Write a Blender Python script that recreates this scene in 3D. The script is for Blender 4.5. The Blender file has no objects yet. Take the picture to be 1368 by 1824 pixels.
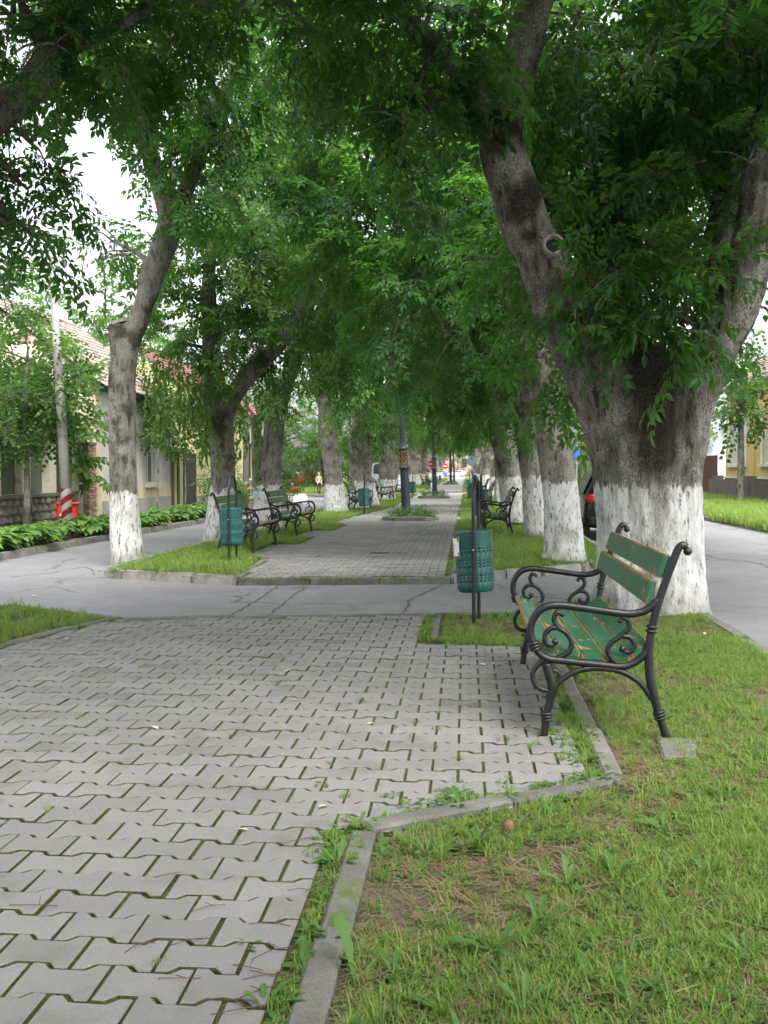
import bpy, bmesh, math, random
import numpy as np
from mathutils import Vector, Matrix, Euler, Quaternion

random.seed(7)
rng = np.random.default_rng(11)
SC = bpy.context.scene
COL = SC.collection
pi = math.pi

# ------------------------------------------------------------------ camera, sky, sun, exposure
CAM_H, FPX = 1.35, 1800.0
YAW, PITCH = math.asin(0.08077), math.asin(0.04107)
cam_d = bpy.data.cameras.new("camera")
cam_d.sensor_fit = 'VERTICAL'
cam_d.sensor_height = 36.0
cam_d.lens = 36.0 * FPX / 1824.0
cam_d.clip_end = 3000.0
cam_d.clip_start = 0.05
cam = bpy.data.objects.new("camera", cam_d)
cam.location = (0, 0, CAM_H)
cam.rotation_euler = (pi / 2 - PITCH, 0, YAW)
COL.objects.link(cam)
SC.camera = cam

SUN_EL, SUN_AZ = math.radians(58), math.radians(150)     # azimuth clockwise from +Y
w = bpy.data.worlds.new("World")
SC.world = w
w.use_nodes = True
wn, wl = w.node_tree.nodes, w.node_tree.links
wn.clear()
wo = wn.new('ShaderNodeOutputWorld')
bg = wn.new('ShaderNodeBackground')
sky = wn.new('ShaderNodeTexSky')
sky.sky_type = 'NISHITA'
sky.sun_disc = False
sky.sun_elevation = SUN_EL
sky.sun_rotation = SUN_AZ
sky.air_density = 1.0
sky.dust_density = 5.0
hs = wn.new('ShaderNodeHueSaturation')
hs.inputs['Saturation'].default_value = 0.22
wl.new(sky.outputs[0], hs.inputs['Color'])
wl.new(hs.outputs[0], bg.inputs['Color'])
bg.inputs['Strength'].default_value = 0.15
wl.new(bg.outputs[0], wo.inputs['Surface'])

sd = bpy.data.lights.new("sun", 'SUN')
sd.energy = 0.6
sd.angle = math.radians(24)
sd.color = (1.0, 0.97, 0.92)
sun = bpy.data.objects.new("sun", sd)
sdir = Vector((math.sin(SUN_AZ) * math.cos(SUN_EL), math.cos(SUN_AZ) * math.cos(SUN_EL), math.sin(SUN_EL)))
sun.rotation_euler = sdir.to_track_quat('Z', 'Y').to_euler()
sun.location = (20, -30, 60)
COL.objects.link(sun)

SC.view_settings.view_transform = 'Standard'
SC.view_settings.look = 'None'
SC.view_settings.gamma = 1.0
SC.view_settings.use_curve_mapping = False
SC.view_settings.exposure = 1.95
SC.cycles.max_bounces = 8
SC.cycles.diffuse_bounces = 4
SC.cycles.transparent_max_bounces = 8
SC.cycles.use_denoising = True

# ------------------------------------------------------------------ picture geometry -> places on the ground
_R = Vector((math.cos(YAW), math.sin(YAW), 0))
_F = Vector((-math.sin(YAW) * math.cos(PITCH), math.cos(YAW) * math.cos(PITCH), -math.sin(PITCH)))
_U = Vector((-math.sin(YAW) * math.sin(PITCH), math.cos(YAW) * math.sin(PITCH), math.cos(PITCH)))
def ray(px, py):
    return _F + _R * ((px - 684.0) / FPX) + _U * ((912.0 - py) / FPX)
def G(px, py, z=0.0):                                    # a point of the ground
    d = ray(px, py)
    t = (z - CAM_H) / d.z
    return Vector((0, 0, CAM_H)) + d * t
def P(px, py, Y):                                        # a point at distance Y down the alley
    d = ray(px, py)
    return Vector((0, 0, CAM_H)) + d * (Y / d.y)

# ------------------------------------------------------------------ helpers
def tag(o, label=None, cat=None, group=None, kind=None):
    if label: o['label'] = label
    if cat: o['category'] = cat
    if group: o['group'] = group
    if kind: o['kind'] = kind
    return o
def empty(name, loc=(0, 0, 0), rz=0.0, label=None, cat=None, group=None, kind=None):
    o = bpy.data.objects.new(name, None)
    o.location = loc
    o.rotation_euler = (0, 0, rz)
    o.empty_display_size = 0.2
    COL.objects.link(o)
    return tag(o, label, cat, group, kind)
def link(name, me, parent=None, loc=(0, 0, 0), rot=(0, 0, 0), scl=(1, 1, 1)):
    o = bpy.data.objects.new(name, me)
    o.location = loc
    o.rotation_euler = rot
    o.scale = scl
    o.parent = parent
    COL.objects.link(o)
    return o
def copy_tree(o, parent=None):
    c = o.copy()
    COL.objects.link(c)
    c.parent = parent
    for ch in o.children:
        copy_tree(ch, c)
    return c

class MB:
    """collects geometry for one mesh"""
    def __init__(s):
        s.v, s.f, s.m = [], [], []
    def add(s, vs, fs, mi=0):
        b = len(s.v)
        s.v += [tuple(p) for p in vs]
        s.f += [tuple(b + i for i in f) for f in fs]
        s.m += [mi] * len(fs)
    def box(s, lo, hi, mi=0, M=None):
        x0, y0, z0 = lo; x1, y1, z1 = hi
        vs = [Vector(p) for p in ((x0, y0, z0), (x1, y0, z0), (x1, y1, z0), (x0, y1, z0), (x0, y0, z1), (x1, y0, z1), (x1, y1, z1), (x0, y1, z1))]
        if M: vs = [M @ p for p in vs]
        s.add(vs, [(0, 3, 2, 1), (4, 5, 6, 7), (0, 1, 5, 4), (1, 2, 6, 5), (2, 3, 7, 6), (3, 0, 4, 7)], mi)
    def prism(s, poly, z0, z1, mi=0, bottom=False, inset=0.0):
        n = len(poly)
        vs = [(x, y, z0) for x, y in poly] + [(x, y, z1 - (inset if inset else 0)) for x, y in poly]
        fs = [(i, (i + 1) % n, n + (i + 1) % n, n + i) for i in range(n)]
        if inset:
            cx = sum(p[0] for p in poly) / n; cy = sum(p[1] for p in poly) / n
            top = []
            for i, (x, y) in enumerate(poly):
                a = Vector(poly[i - 1]); b = Vector((x, y)); c = Vector(poly[(i + 1) % n])
                d1 = (b - a).normalized(); d2 = (c - b).normalized()
                nn = Vector((-(d1.y + d2.y), d1.x + d2.x))
                l = nn.length
                nn = nn / l if l > 1e-6 else Vector((0, 0))
                k = min(2.0, 1.0 / max(0.3, (nn.x * -d1.y + nn.y * d1.x)))
                top.append((x + nn.x * inset * k, y + nn.y * inset * k, z1))
            vs += top
            fs += [(n + i, n + (i + 1) % n, 2 * n + (i + 1) % n, 2 * n + i) for i in range(n)]
            fs.append(tuple(range(2 * n, 3 * n)))
        else:
            fs.append(tuple(range(n, 2 * n)))
        if bottom: fs.append(tuple(range(n - 1, -1, -1)))
        s.add(vs, fs, mi)
    def tube(s, pts, rad, n=8, mi=0, caps=True, flat=1.0):
        pts = [Vector(p) for p in pts]
        m = len(pts)
        if not hasattr(rad, '__len__'): rad = [rad] * m
        b = len(s.v)
        t0 = (pts[1] - pts[0]).normalized()
        nrm = t0.orthogonal().normalized()
        for i in range(m):
            a = pts[max(0, i - 1)]; c = pts[min(m - 1, i + 1)]
            t = (c - a)
            t = t.normalized() if t.length > 1e-9 else t0
            nrm = (nrm - t * nrm.dot(t))
            nrm = nrm.normalized() if nrm.length > 1e-6 else t.orthogonal().normalized()
            bi = t.cross(nrm)
            for k in range(n):
                a_ = 2 * pi * k / n
                s.v.append(tuple(pts[i] + (nrm * math.cos(a_) * flat + bi * math.sin(a_)) * rad[i]))
        for i in range(m - 1):
            for k in range(n):
                s.f.append((b + i * n + k, b + i * n + (k + 1) % n, b + (i + 1) * n + (k + 1) % n, b + (i + 1) * n + k)); s.m.append(mi)
        if caps:
            s.f.append(tuple(b + k for k in range(n - 1, -1, -1))); s.m.append(mi)
            s.f.append(tuple(b + (m - 1) * n + k for k in range(n))); s.m.append(mi)
    def lathe(s, prof, n=16, mi=0, c=(0, 0, 0), closed=False):
        b = len(s.v)
        for r, z in prof:
            for k in range(n):
                a = 2 * pi * k / n
                s.v.append((c[0] + r * math.cos(a), c[1] + r * math.sin(a), c[2] + z))
        m = len(prof)
        for i in range(m - 1):
            for k in range(n):
                s.f.append((b + i * n + k, b + i * n + (k + 1) % n, b + (i + 1) * n + (k + 1) % n, b + (i + 1) * n + k)); s.m.append(mi)
        s.f.append(tuple(b + k for k in range(n - 1, -1, -1))); s.m.append(mi)
        s.f.append(tuple(b + (m - 1) * n + k for k in range(n))); s.m.append(mi)
    def ball(s, c, r, n=8, mi=0, sc=(1, 1, 1)):
        prof = [(max(1e-4, r * math.sin(pi * i / n)), -r * math.cos(pi * i / n)) for i in range(n + 1)]
        b = len(s.v)
        s.lathe(prof, n + 2, mi)
        for i in range(b, len(s.v)):
            x, y, z = s.v[i]
            s.v[i] = (c[0] + x * sc[0], c[1] + y * sc[1], c[2] + z * sc[2])
    def mesh(s, name, mats=None, smooth=False):
        me = bpy.data.meshes.new(name)
        me.from_pydata(s.v, [], s.f)
        mats = mats if isinstance(mats, (list, tuple)) else [mats]
        for m in mats:
            if m: me.materials.append(m)
        if len(mats) > 1:
            me.polygons.foreach_set('material_index', s.m)
        if smooth:
            me.polygons.foreach_set('use_smooth', [True] * len(s.f))
        me.update()
        return me
    def obj(s, name, mats=None, parent=None, smooth=False, loc=(0, 0, 0), rot=(0, 0, 0)):
        return link(name, s.mesh(name, mats, smooth), parent, loc, rot)

def spline(pts, rad=None, k=6):
    """Catmull-Rom through points (and radii)"""
    pts = [Vector(p) for p in pts]
    n = len(pts)
    out, ro = [], []
    for i in range(n - 1):
        p0 = pts[max(0, i - 1)]; p1 = pts[i]; p2 = pts[i + 1]; p3 = pts[min(n - 1, i + 2)]
        for j in range(k):
            t = j / k
            out.append(0.5 * ((2 * p1) + (p2 - p0) * t + (2 * p0 - 5 * p1 + 4 * p2 - p3) * t * t + (3 * p1 - p0 - 3 * p2 + p3) * t ** 3))
            if rad: ro.append(rad[i] * (1 - t) + rad[i + 1] * t)
    out.append(pts[-1])
    if rad: ro.append(rad[-1])
    return (out, ro) if rad else out

def _h(ix, iy, iz):
    h = (ix.astype(np.int64) * 374761393 + iy.astype(np.int64) * 668265263 + iz.astype(np.int64) * 2147483647 + 12345) & 0xffffffff
    h = ((h ^ (h >> 13)) * 1274126177) & 0xffffffff
    h = (h ^ (h >> 16)) & 0xffff
    return h / 65535.0
def vnoise(p):
    i = np.floor(p).astype(np.int64)
    f = p - i
    f = f * f * (3 - 2 * f)
    r = 0
    for dx in (0, 1):
        for dy in (0, 1):
            for dz in (0, 1):
                wgt = (f[:, 0] if dx else 1 - f[:, 0]) * (f[:, 1] if dy else 1 - f[:, 1]) * (f[:, 2] if dz else 1 - f[:, 2])
                r = r + wgt * _h(i[:, 0] + dx, i[:, 1] + dy, i[:, 2] + dz)
    return r
def fbm(p, o=3):
    r, a = 0, 0.5
    for _ in range(o):
        r = r + a * vnoise(p); p = p * 2.03 + 17.1; a *= 0.5
    return r

# ------------------------------------------------------------------ materials
def mat(name):
    m = bpy.data.materials.new(name)
    m.use_nodes = True
    nt = m.node_tree
    return m, nt.nodes, nt.links, nt.nodes['Principled BSDF']
def nd(ns, t, **kw):
    n = ns.new(t)
    for k, v in kw.items():
        if k in n.inputs: n.inputs[k].default_value = v
        else: setattr(n, k, v)
    return n
def ramp(ns, ls, src, stops):
    r = ns.new('ShaderNodeValToRGB')
    e = r.color_ramp.elements
    while len(e) < len(stops): e.new(0.5)
    for i, (p, c) in enumerate(stops):
        e[i].position = p
        e[i].color = (*c, 1) if hasattr(c, '__len__') else (c, c, c, 1)
    ls.new(src, r.inputs[0])
    return r.outputs[0]
def mix(ns, ls, fac, a, b, mode='MIX'):
    m = ns.new('ShaderNodeMix')
    m.data_type = 'RGBA'
    m.blend_type = mode
    for i, v in ((0, fac), (6, a), (7, b)):
        if hasattr(v, 'is_output'): ls.new(v, m.inputs[i])
        elif i == 0: m.inputs[0].default_value = v
        else: m.inputs[i].default_value = (*v, 1)
    return m.outputs[2]
def mth(ns, ls, op, a, b=None, c=None):
    m = ns.new('ShaderNodeMath')
    m.operation = op
    for i, v in enumerate((a, b, c)):
        if v is None: continue
        if hasattr(v, 'is_output'): ls.new(v, m.inputs[i])
        else: m.inputs[i].default_value = v
    return m.outputs[0]
def coords(ns, which='Object'):
    if which == 'Position': return ns.new('ShaderNodeNewGeometry').outputs['Position']
    return ns.new('ShaderNodeTexCoord').outputs[which]
def noise(ns, ls, vec, scale, detail=4, rough=0.55, stretch=None):
    n = nd(ns, 'ShaderNodeTexNoise', Scale=scale, Detail=detail, Roughness=rough)
    if stretch:
        mp = ns.new('ShaderNodeMapping')
        mp.inputs['Scale'].default_value = stretch
        ls.new(vec, mp.inputs[0]); vec = mp.outputs[0]
    ls.new(vec, n.inputs['Vector'])
    return n.outputs['Fac']
def bump(ns, ls, bsdf, h, strength=0.3, dist=0.02):
    b = nd(ns, 'ShaderNodeBump', Strength=strength, Distance=dist)
    ls.new(h, b.inputs['Height'])
    ls.new(b.outputs[0], bsdf.inputs['Normal'])
def simple(name, col, rough=0.6, var=0.25, scale=6.0, bumpk=0.15, metal=0.0, which='Object', objvar=0.0, spec=0.5):
    m, ns, ls, b = mat(name)
    c = coords(ns, which)
    n = noise(ns, ls, c, scale, 6, 0.65)
    d = tuple(x * (1 - var) for x in col); e = tuple(min(1, x * (1 + var)) for x in col)
    o = ramp(ns, ls, n, [(0.3, d), (0.7, e)])
    if objvar:
        oi = ns.new('ShaderNodeObjectInfo')
        v = mth(ns, ls, 'MULTIPLY_ADD', oi.outputs['Random'], 2 * objvar, 1 - objvar)
        o = mix(ns, ls, 1.0, o, v, 'MULTIPLY')
    ls.new(o, b.inputs['Base Color'])
    b.inputs['Roughness'].default_value = rough
    b.inputs['Metallic'].default_value = metal
    b.inputs['Specular IOR Level'].default_value = spec
    if bumpk: bump(ns, ls, b, noise(ns, ls, c, scale * 6, 4), bumpk, 0.01)
    return m

def leaf_mat(name, c1, c2, tr, glossy=0.35, trans=0.4):
    m, ns, ls, b = mat(name)
    oi = ns.new('ShaderNodeObjectInfo')
    g = ns.new('ShaderNodeNewGeometry')
    col = mix(ns, ls, oi.outputs['Random'], c1, c2)
    n = noise(ns, ls, g.outputs['Position'], 3.0, 2)
    col = mix(ns, ls, mth(ns, ls, 'MULTIPLY', n, 0.5), col, tuple(x * 0.6 for x in c1))
    ls.new(col, b.inputs['Base Color'])
    b.inputs['Roughness'].default_value = glossy
    b.inputs['Specular IOR Level'].default_value = 0.22
    t = ns.new('ShaderNodeBsdfTranslucent')
    tc = mix(ns, ls, oi.outputs['Random'], tr, tuple(x * 0.75 for x in tr))
    ls.new(tc, t.inputs['Color'])
    mx = ns.new('ShaderNodeMixShader')
    mx.inputs[0].default_value = trans
    ls.new(b.outputs[0], mx.inputs[1]); ls.new(t.outputs[0], mx.inputs[2])
    ls.new(mx.outputs[0], ns['Material Output'].inputs['Surface'])
    return m

M = {}
M['leaf'] = leaf_mat('ash_leaf', (0.025, 0.076, 0.024), (0.052, 0.13, 0.035), (0.17, 0.44, 0.05), 0.4, 0.43)
M['leaf_light'] = leaf_mat('light_leaf', (0.09, 0.18, 0.035), (0.12, 0.23, 0.05), (0.2, 0.4, 0.06))
M['leaf_maple'] = leaf_mat('young_tree_leaf', (0.05, 0.12, 0.03), (0.085, 0.17, 0.04), (0.14, 0.3, 0.05))
M['hosta'] = leaf_mat('hosta_leaf', (0.12, 0.24, 0.05), (0.18, 0.32, 0.08), (0.22, 0.42, 0.07), 0.4, 0.3)
M['grass'] = leaf_mat('grass_blade', (0.13, 0.26, 0.045), (0.31, 0.37, 0.11), (0.36, 0.52, 0.10), 0.5, 0.4)
M['straw'] = leaf_mat('dry_grass', (0.2, 0.155, 0.08), (0.36, 0.3, 0.17), (0.25, 0.2, 0.1), 0.7, 0.25)
M['weed'] = leaf_mat('weed_leaf', (0.07, 0.155, 0.035), (0.11, 0.22, 0.05), (0.18, 0.36, 0.06), 0.5, 0.3)
M['twig'] = simple('twig', (0.09, 0.07, 0.05), 0.8, 0.3, 20, 0)
M['red_twig'] = simple('red_twig', (0.11, 0.06, 0.055), 0.8, 0.3, 30, 0)
M['fallen'] = leaf_mat('fallen_leaf', (0.55, 0.48, 0.25), (0.75, 0.7, 0.55), (0.4, 0.35, 0.15), 0.6, 0.2)
M['brown_leaf'] = leaf_mat('brown_leaf', (0.09, 0.058, 0.035), (0.15, 0.1, 0.06), (0.1, 0.06, 0.03), 0.7, 0.1)

def bark_mat(name, c_dark, c_mid, c_light, moss=0.5):
    m, ns, ls, b = mat(name)
    pos = coords(ns, 'Position')
    oi = ns.new('ShaderNodeObjectInfo')
    off = ns.new('ShaderNodeVectorMath'); off.operation = 'MULTIPLY_ADD'
    ls.new(oi.outputs['Random'], off.inputs[0]); off.inputs[1].default_value = (37, 53, 0); ls.new(pos, off.inputs[2])
    pos2 = off.outputs[0]
    ridges = noise(ns, ls, pos2, 17, 7, 0.72, (1, 1, 0.2))
    fine = noise(ns, ls, pos2, 70, 4, 0.7, (1, 1, 0.6))
    patch = noise(ns, ls, pos2, 3.2, 5, 0.65)
    col = ramp(ns, ls, ridges, [(0.41, c_dark), (0.485, c_mid), (0.62, tuple(x * 1.35 for x in c_mid))])
    lich = mth(ns, ls, 'MULTIPLY', ramp(ns, ls, patch, [(0.41, 0), (0.56, 1)]), ramp(ns, ls, fine, [(0.44, 0), (0.54, 1)]))
    col = mix(ns, ls, lich, col, c_light)
    mp = noise(ns, ls, pos2, 1.9, 4, 0.6)
    mo = mth(ns, ls, 'MULTIPLY', ramp(ns, ls, mp, [(0.52, 0), (0.62, 1)]), ramp(ns, ls, fine, [(0.3, 0.3), (0.5, 1)]))
    mo = mth(ns, ls, 'MULTIPLY', mo, moss)
    col = mix(ns, ls, mo, col, (0.032, 0.034, 0.012))
    st = ns.new('ShaderNodeAttribute'); st.attribute_name = 'stain'
    stn = mth(ns, ls, 'MULTIPLY', st.outputs['Fac'], ramp(ns, ls, fine, [(0.35, 1.0), (0.7, 0.78)]))
    col = mix(ns, ls, stn, col, (0.028, 0.022, 0.014))
    # white lime band round the foot
    at = ns.new('ShaderNodeAttribute'); at.attribute_type = 'OBJECT'; at.attribute_name = 'whitewash'
    sep = ns.new('ShaderNodeSeparateXYZ'); ls.new(pos, sep.inputs[0])
    edge = noise(ns, ls, pos2, 7, 5, 0.7, (1, 1, 0.12))
    hgt = mth(ns, ls, 'MULTIPLY_ADD', edge, 0.5, -0.25)
    hgt = mth(ns, ls, 'ADD', hgt, at.outputs['Fac'])
    d = mth(ns, ls, 'SUBTRACT', hgt, sep.outputs['Z'])
    band = mth(ns, ls, 'MULTIPLY', d, 30.0); band.node.use_clamp = True
    so = ns.new('ShaderNodeAttribute'); so.attribute_type = 'OBJECT'; so.attribute_name = 'solid'
    chip = ramp(ns, ls, mth(ns, ls, 'MULTIPLY_ADD', so.outputs['Fac'], 0.03, noise(ns, ls, pos2, 19, 8, 0.78, (1, 1, 0.33))), [(0.415, 0), (0.475, 1)])
    ba = ns.new('ShaderNodeAttribute'); ba.attribute_name = 'bare'
    chip2 = ramp(ns, ls, noise(ns, ls, pos2, 2.6, 3, 0.6), [(0.3, 0.6), (0.5, 1)])
    low = ramp(ns, ls, mth(ns, ls, 'ADD', mth(ns, ls, 'MULTIPLY', sep.outputs['Z'], 2.2), mth(ns, ls, 'MULTIPLY', edge, 0.5)), [(0.2, 0.25), (0.75, 1.0)])
    wv = mth(ns, ls, 'MULTIPLY', mth(ns, ls, 'MULTIPLY', chip, chip2), low)
    wf = mth(ns, ls, 'MULTIPLY', mth(ns, ls, 'MULTIPLY', band, wv), mth(ns, ls, 'MULTIPLY_ADD', ba.outputs['Fac'], -0.8, 1.0))
    dirt = ramp(ns, ls, noise(ns, ls, pos2, 7, 5, 0.7, (1, 1, 0.5)), [(0.3, (0.6, 0.58, 0.53)), (0.52, (0.88, 0.88, 0.86))])
    col = mix(ns, ls, wf, col, dirt)
    ls.new(col, b.inputs['Base Color'])
    b.inputs['Roughness'].default_value = 0.9
    b.inputs['Specular IOR Level'].default_value = 0.2
    hh = mth(ns, ls, 'ADD', mth(ns, ls, 'MULTIPLY', ridges, 1.6), mth(ns, ls, 'MULTIPLY', fine, 0.5))
    hh = mth(ns, ls, 'ADD', hh, mth(ns, ls, 'MULTIPLY', wf, 0.12))
    bump(ns, ls, b, hh, 1.0, 0.05)
    return m
M['bark'] = bark_mat('ash_bark', (0.055, 0.045, 0.035), (0.205, 0.18, 0.148), (0.45, 0.43, 0.39))
M['bark_smooth'] = bark_mat('grey_bark', (0.075, 0.066, 0.052), (0.2, 0.185, 0.155), (0.37, 0.36, 0.32), 0.8)
M['cutwood'] = simple('cut_wood', (0.3, 0.27, 0.22), 0.85, 0.3, 14, 0.4)

# concrete pavers
def paver_mat(name, base, which='Object'):
    m, ns, ls, b = mat(name)
    pos = coords(ns, 'Position')
    oi = ns.new('ShaderNodeObjectInfo')
    big = noise(ns, ls, pos, 0.9, 4, 0.6)
    med = noise(ns, ls, pos, 9, 5, 0.7)
    grit = noise(ns, ls, pos, 260, 3, 0.8)
    col = ramp(ns, ls, big, [(0.3, tuple(x * 0.86 for x in base)), (0.7, tuple(x * 1.1 for x in base))])
    tn = ns.new('ShaderNodeAttribute'); tn.attribute_name = 'tone'
    rv = mth(ns, ls, 'FRACT', mth(ns, ls, 'ADD', oi.outputs['Random'], tn.outputs['Fac']))
    v = ramp(ns, ls, rv, [(0.0, 0.70), (0.05, 0.92), (0.5, 1.0), (1.0, 1.06)])
    col = mix(ns, ls, 1.0, col, v, 'MULTIPLY')
    col = mix(ns, ls, 1.0, col, ramp(ns, ls, grit, [(0.3, 0.72), (0.55, 1.0), (0.75, 1.22)]), 'MULTIPLY')
    # damp dark stains and moss that keep their own shape
    st = ramp(ns, ls, noise(ns, ls, pos, 2.7, 6, 0.62), [(0.545, 0), (0.66, 1)])
    col = mix(ns, ls, mth(ns, ls, 'MULTIPLY', st, 0.55), col, (0.13, 0.125, 0.105))
    sp = ramp(ns, ls, noise(ns, ls, pos, 38, 2, 0.5), [(0.70, 0), (0.74, 1)])
    col = mix(ns, ls, mth(ns, ls, 'MULTIPLY', sp, 0.45), col, (0.14, 0.13, 0.12))
    ls.new(col, b.inputs['Base Color'])
    b.inputs['Roughness'].default_value = 0.82
    b.inputs['Specular IOR Level'].default_value = 0.3
    bump(ns, ls, b, mth(ns, ls, 'ADD', mth(ns, ls, 'MULTIPLY', med, 0.8), grit), 0.35, 0.004)
    return m
M['paver'] = paver_mat('grey_paver', (0.222, 0.213, 0.206))
def kerb_mat():
    m, ns, ls, b = mat('old_kerb_concrete')
    pos = coords(ns, 'Position'); oi = ns.new('ShaderNodeObjectInfo')
    f = noise(ns, ls, pos, 120, 4, .75); g = noise(ns, ls, pos, 5, 6, .7)
    col = ramp(ns, ls, g, [(.3, (.095, .09, .078)), (.7, (.19, .182, .165))])
    col = mix(ns, ls, 1.0, col, mth(ns, ls, 'MULTIPLY_ADD', oi.outputs['Random'], .3, .85), 'MULTIPLY')
    col = mix(ns, ls, 1.0, col, ramp(ns, ls, f, [(.3, .7), (.6, 1.1)]), 'MULTIPLY')
    mo = ramp(ns, ls, mth(ns, ls, 'ADD', mth(ns, ls, 'MULTIPLY', noise(ns, ls, pos, 2.2, 4, .6), .7), mth(ns, ls, 'MULTIPLY', noise(ns, ls, pos, 22, 4, .7), .4)), [(.585, 0), (.66, .9)])
    col = mix(ns, ls, mo, col, (.085, .115, .022))
    ls.new(col, b.inputs['Base Color']); b.inputs['Roughness'].default_value = .95
    bump(ns, ls, b, mth(ns, ls, 'ADD', f, mth(ns, ls, 'MULTIPLY', g, 1.5)), .6, .008)
    return m
M['kerb'] = kerb_mat()
M['granite'] = simple('granite_kerb', (0.25, 0.235, 0.21), 0.85, 0.4, 5, 0.5, which='Position', objvar=0.25)

def joint_mat():
    m, ns, ls, b = mat('mossy_joint')
    pos = coords(ns, 'Position')
    n = noise(ns, ls, pos, 1.6, 4, 0.65)
    f = noise(ns, ls, pos, 90, 4, 0.75)
    mid = noise(ns, ls, pos, 14, 4, 0.7)
    soil = ramp(ns, ls, f, [(0.3, (0.02, 0.017, 0.013)), (0.7, (0.07, 0.06, 0.045))])
    moss = ramp(ns, ls, f, [(0.3, (0.055, 0.075, 0.018)), (0.7, (0.17, 0.21, 0.05))])
    k = ramp(ns, ls, mth(ns, ls, 'ADD', mth(ns, ls, 'MULTIPLY', n, 0.6), mth(ns, ls, 'MULTIPLY', mid, 0.5)), [(0.36, 0), (0.52, 1)])
    ls.new(mix(ns, ls, k, soil, moss), b.inputs['Base Color'])
    b.inputs['Roughness'].default_value = 1.0
    bump(ns, ls, b, f, 1.0, 0.02)
    return m
M['joint'] = joint_mat()

def asphalt_mat():
    m, ns, ls, b = mat('worn_asphalt')
    pos = coords(ns, 'Position')
    big = noise(ns, ls, pos, 0.35, 5, 0.6)
    grit = noise(ns, ls, pos, 95, 4, 0.85)
    med = noise(ns, ls, pos, 5, 6, 0.7)
    col = ramp(ns, ls, big, [(0.3, (0.165, 0.161, 0.168)), (0.7, (0.245, 0.24, 0.25))])
    col = mix(ns, ls, 1.0, col, ramp(ns, ls, grit, [(0.3, 0.55), (0.5, 1.0), (0.75, 1.5)]), 'MULTIPLY')
    col = mix(ns, ls, 1.0, col, ramp(ns, ls, med, [(0.3, 0.85), (0.7, 1.1)]), 'MULTIPLY')
    vo = nd(ns, 'ShaderNodeTexVoronoi', Scale=0.42)
    vo.feature = 'DISTANCE_TO_EDGE'
    wv = ns.new('ShaderNodeVectorMath'); wv.operation = 'MULTIPLY_ADD'
    nz = nd(ns, 'ShaderNodeTexNoise', Scale=2.2, Detail=5.0)
    ls.new(pos, nz.inputs['Vector'])
    ls.new(nz.outputs['Color'], wv.inputs[0]); wv.inputs[1].default_value = (0.5, 0.5, 0.5); ls.new(pos, wv.inputs[2])
    ls.new(wv.outputs[0], vo.inputs['Vector'])
    cr = ramp(ns, ls, vo.outputs['Distance'], [(0.003, 1), (0.012, 0)])
    crk = mth(ns, ls, 'MULTIPLY', cr, ramp(ns, ls, noise(ns, ls, pos, 0.5, 3), [(0.48, 0), (0.58, 0.8)]))
    col = mix(ns, ls, crk, col, (0.05, 0.05, 0.045))
    sp = ramp(ns, ls, noise(ns, ls, pos, 3.1, 5, 0.7), [(0.66, 0), (0.74, 0.55)])
    col = mix(ns, ls, sp, col, (0.12, 0.115, 0.11))
    ls.new(col, b.inputs['Base Color'])
    b.inputs['Roughness'].default_value = 0.75
    b.inputs['Specular IOR Level'].default_value = 0.35
    h = mth(ns, ls, 'SUBTRACT', mth(ns, ls, 'ADD', grit, med), crk)
    bump(ns, ls, b, h, 0.3, 0.006)
    return m
M['asphalt'] = asphalt_mat()

def soil_mat():
    m, ns, ls, b = mat('soil')
    pos = coords(ns, 'Position')
    f = noise(ns, ls, pos, 60, 5, 0.75)
    n = noise(ns, ls, pos, 2.0, 5, 0.65)
    soil = ramp(ns, ls, f, [(0.3, (0.07, 0.052, 0.034)), (0.5, (0.16, 0.125, 0.082)), (0.7, (0.28, 0.225, 0.15))])
    gr = ramp(ns, ls, f, [(0.3, (0.05, 0.085, 0.02)), (0.7, (0.13, 0.17, 0.05))])
    k = ramp(ns, ls, n, [(0.45, 0), (0.62, 0.6)])
    ls.new(mix(ns, ls, k, soil, gr), b.inputs['Base Color'])
    b.inputs['Roughness'].default_value = 1.0
    bump(ns, ls, b, f, 0.9, 0.03)
    return m
M['soil'] = soil_mat()
M['ground'] = simple('ground', (0.12, 0.13, 0.07), 1.0, 0.4, 0.6, 0.3, which='Position')

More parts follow.
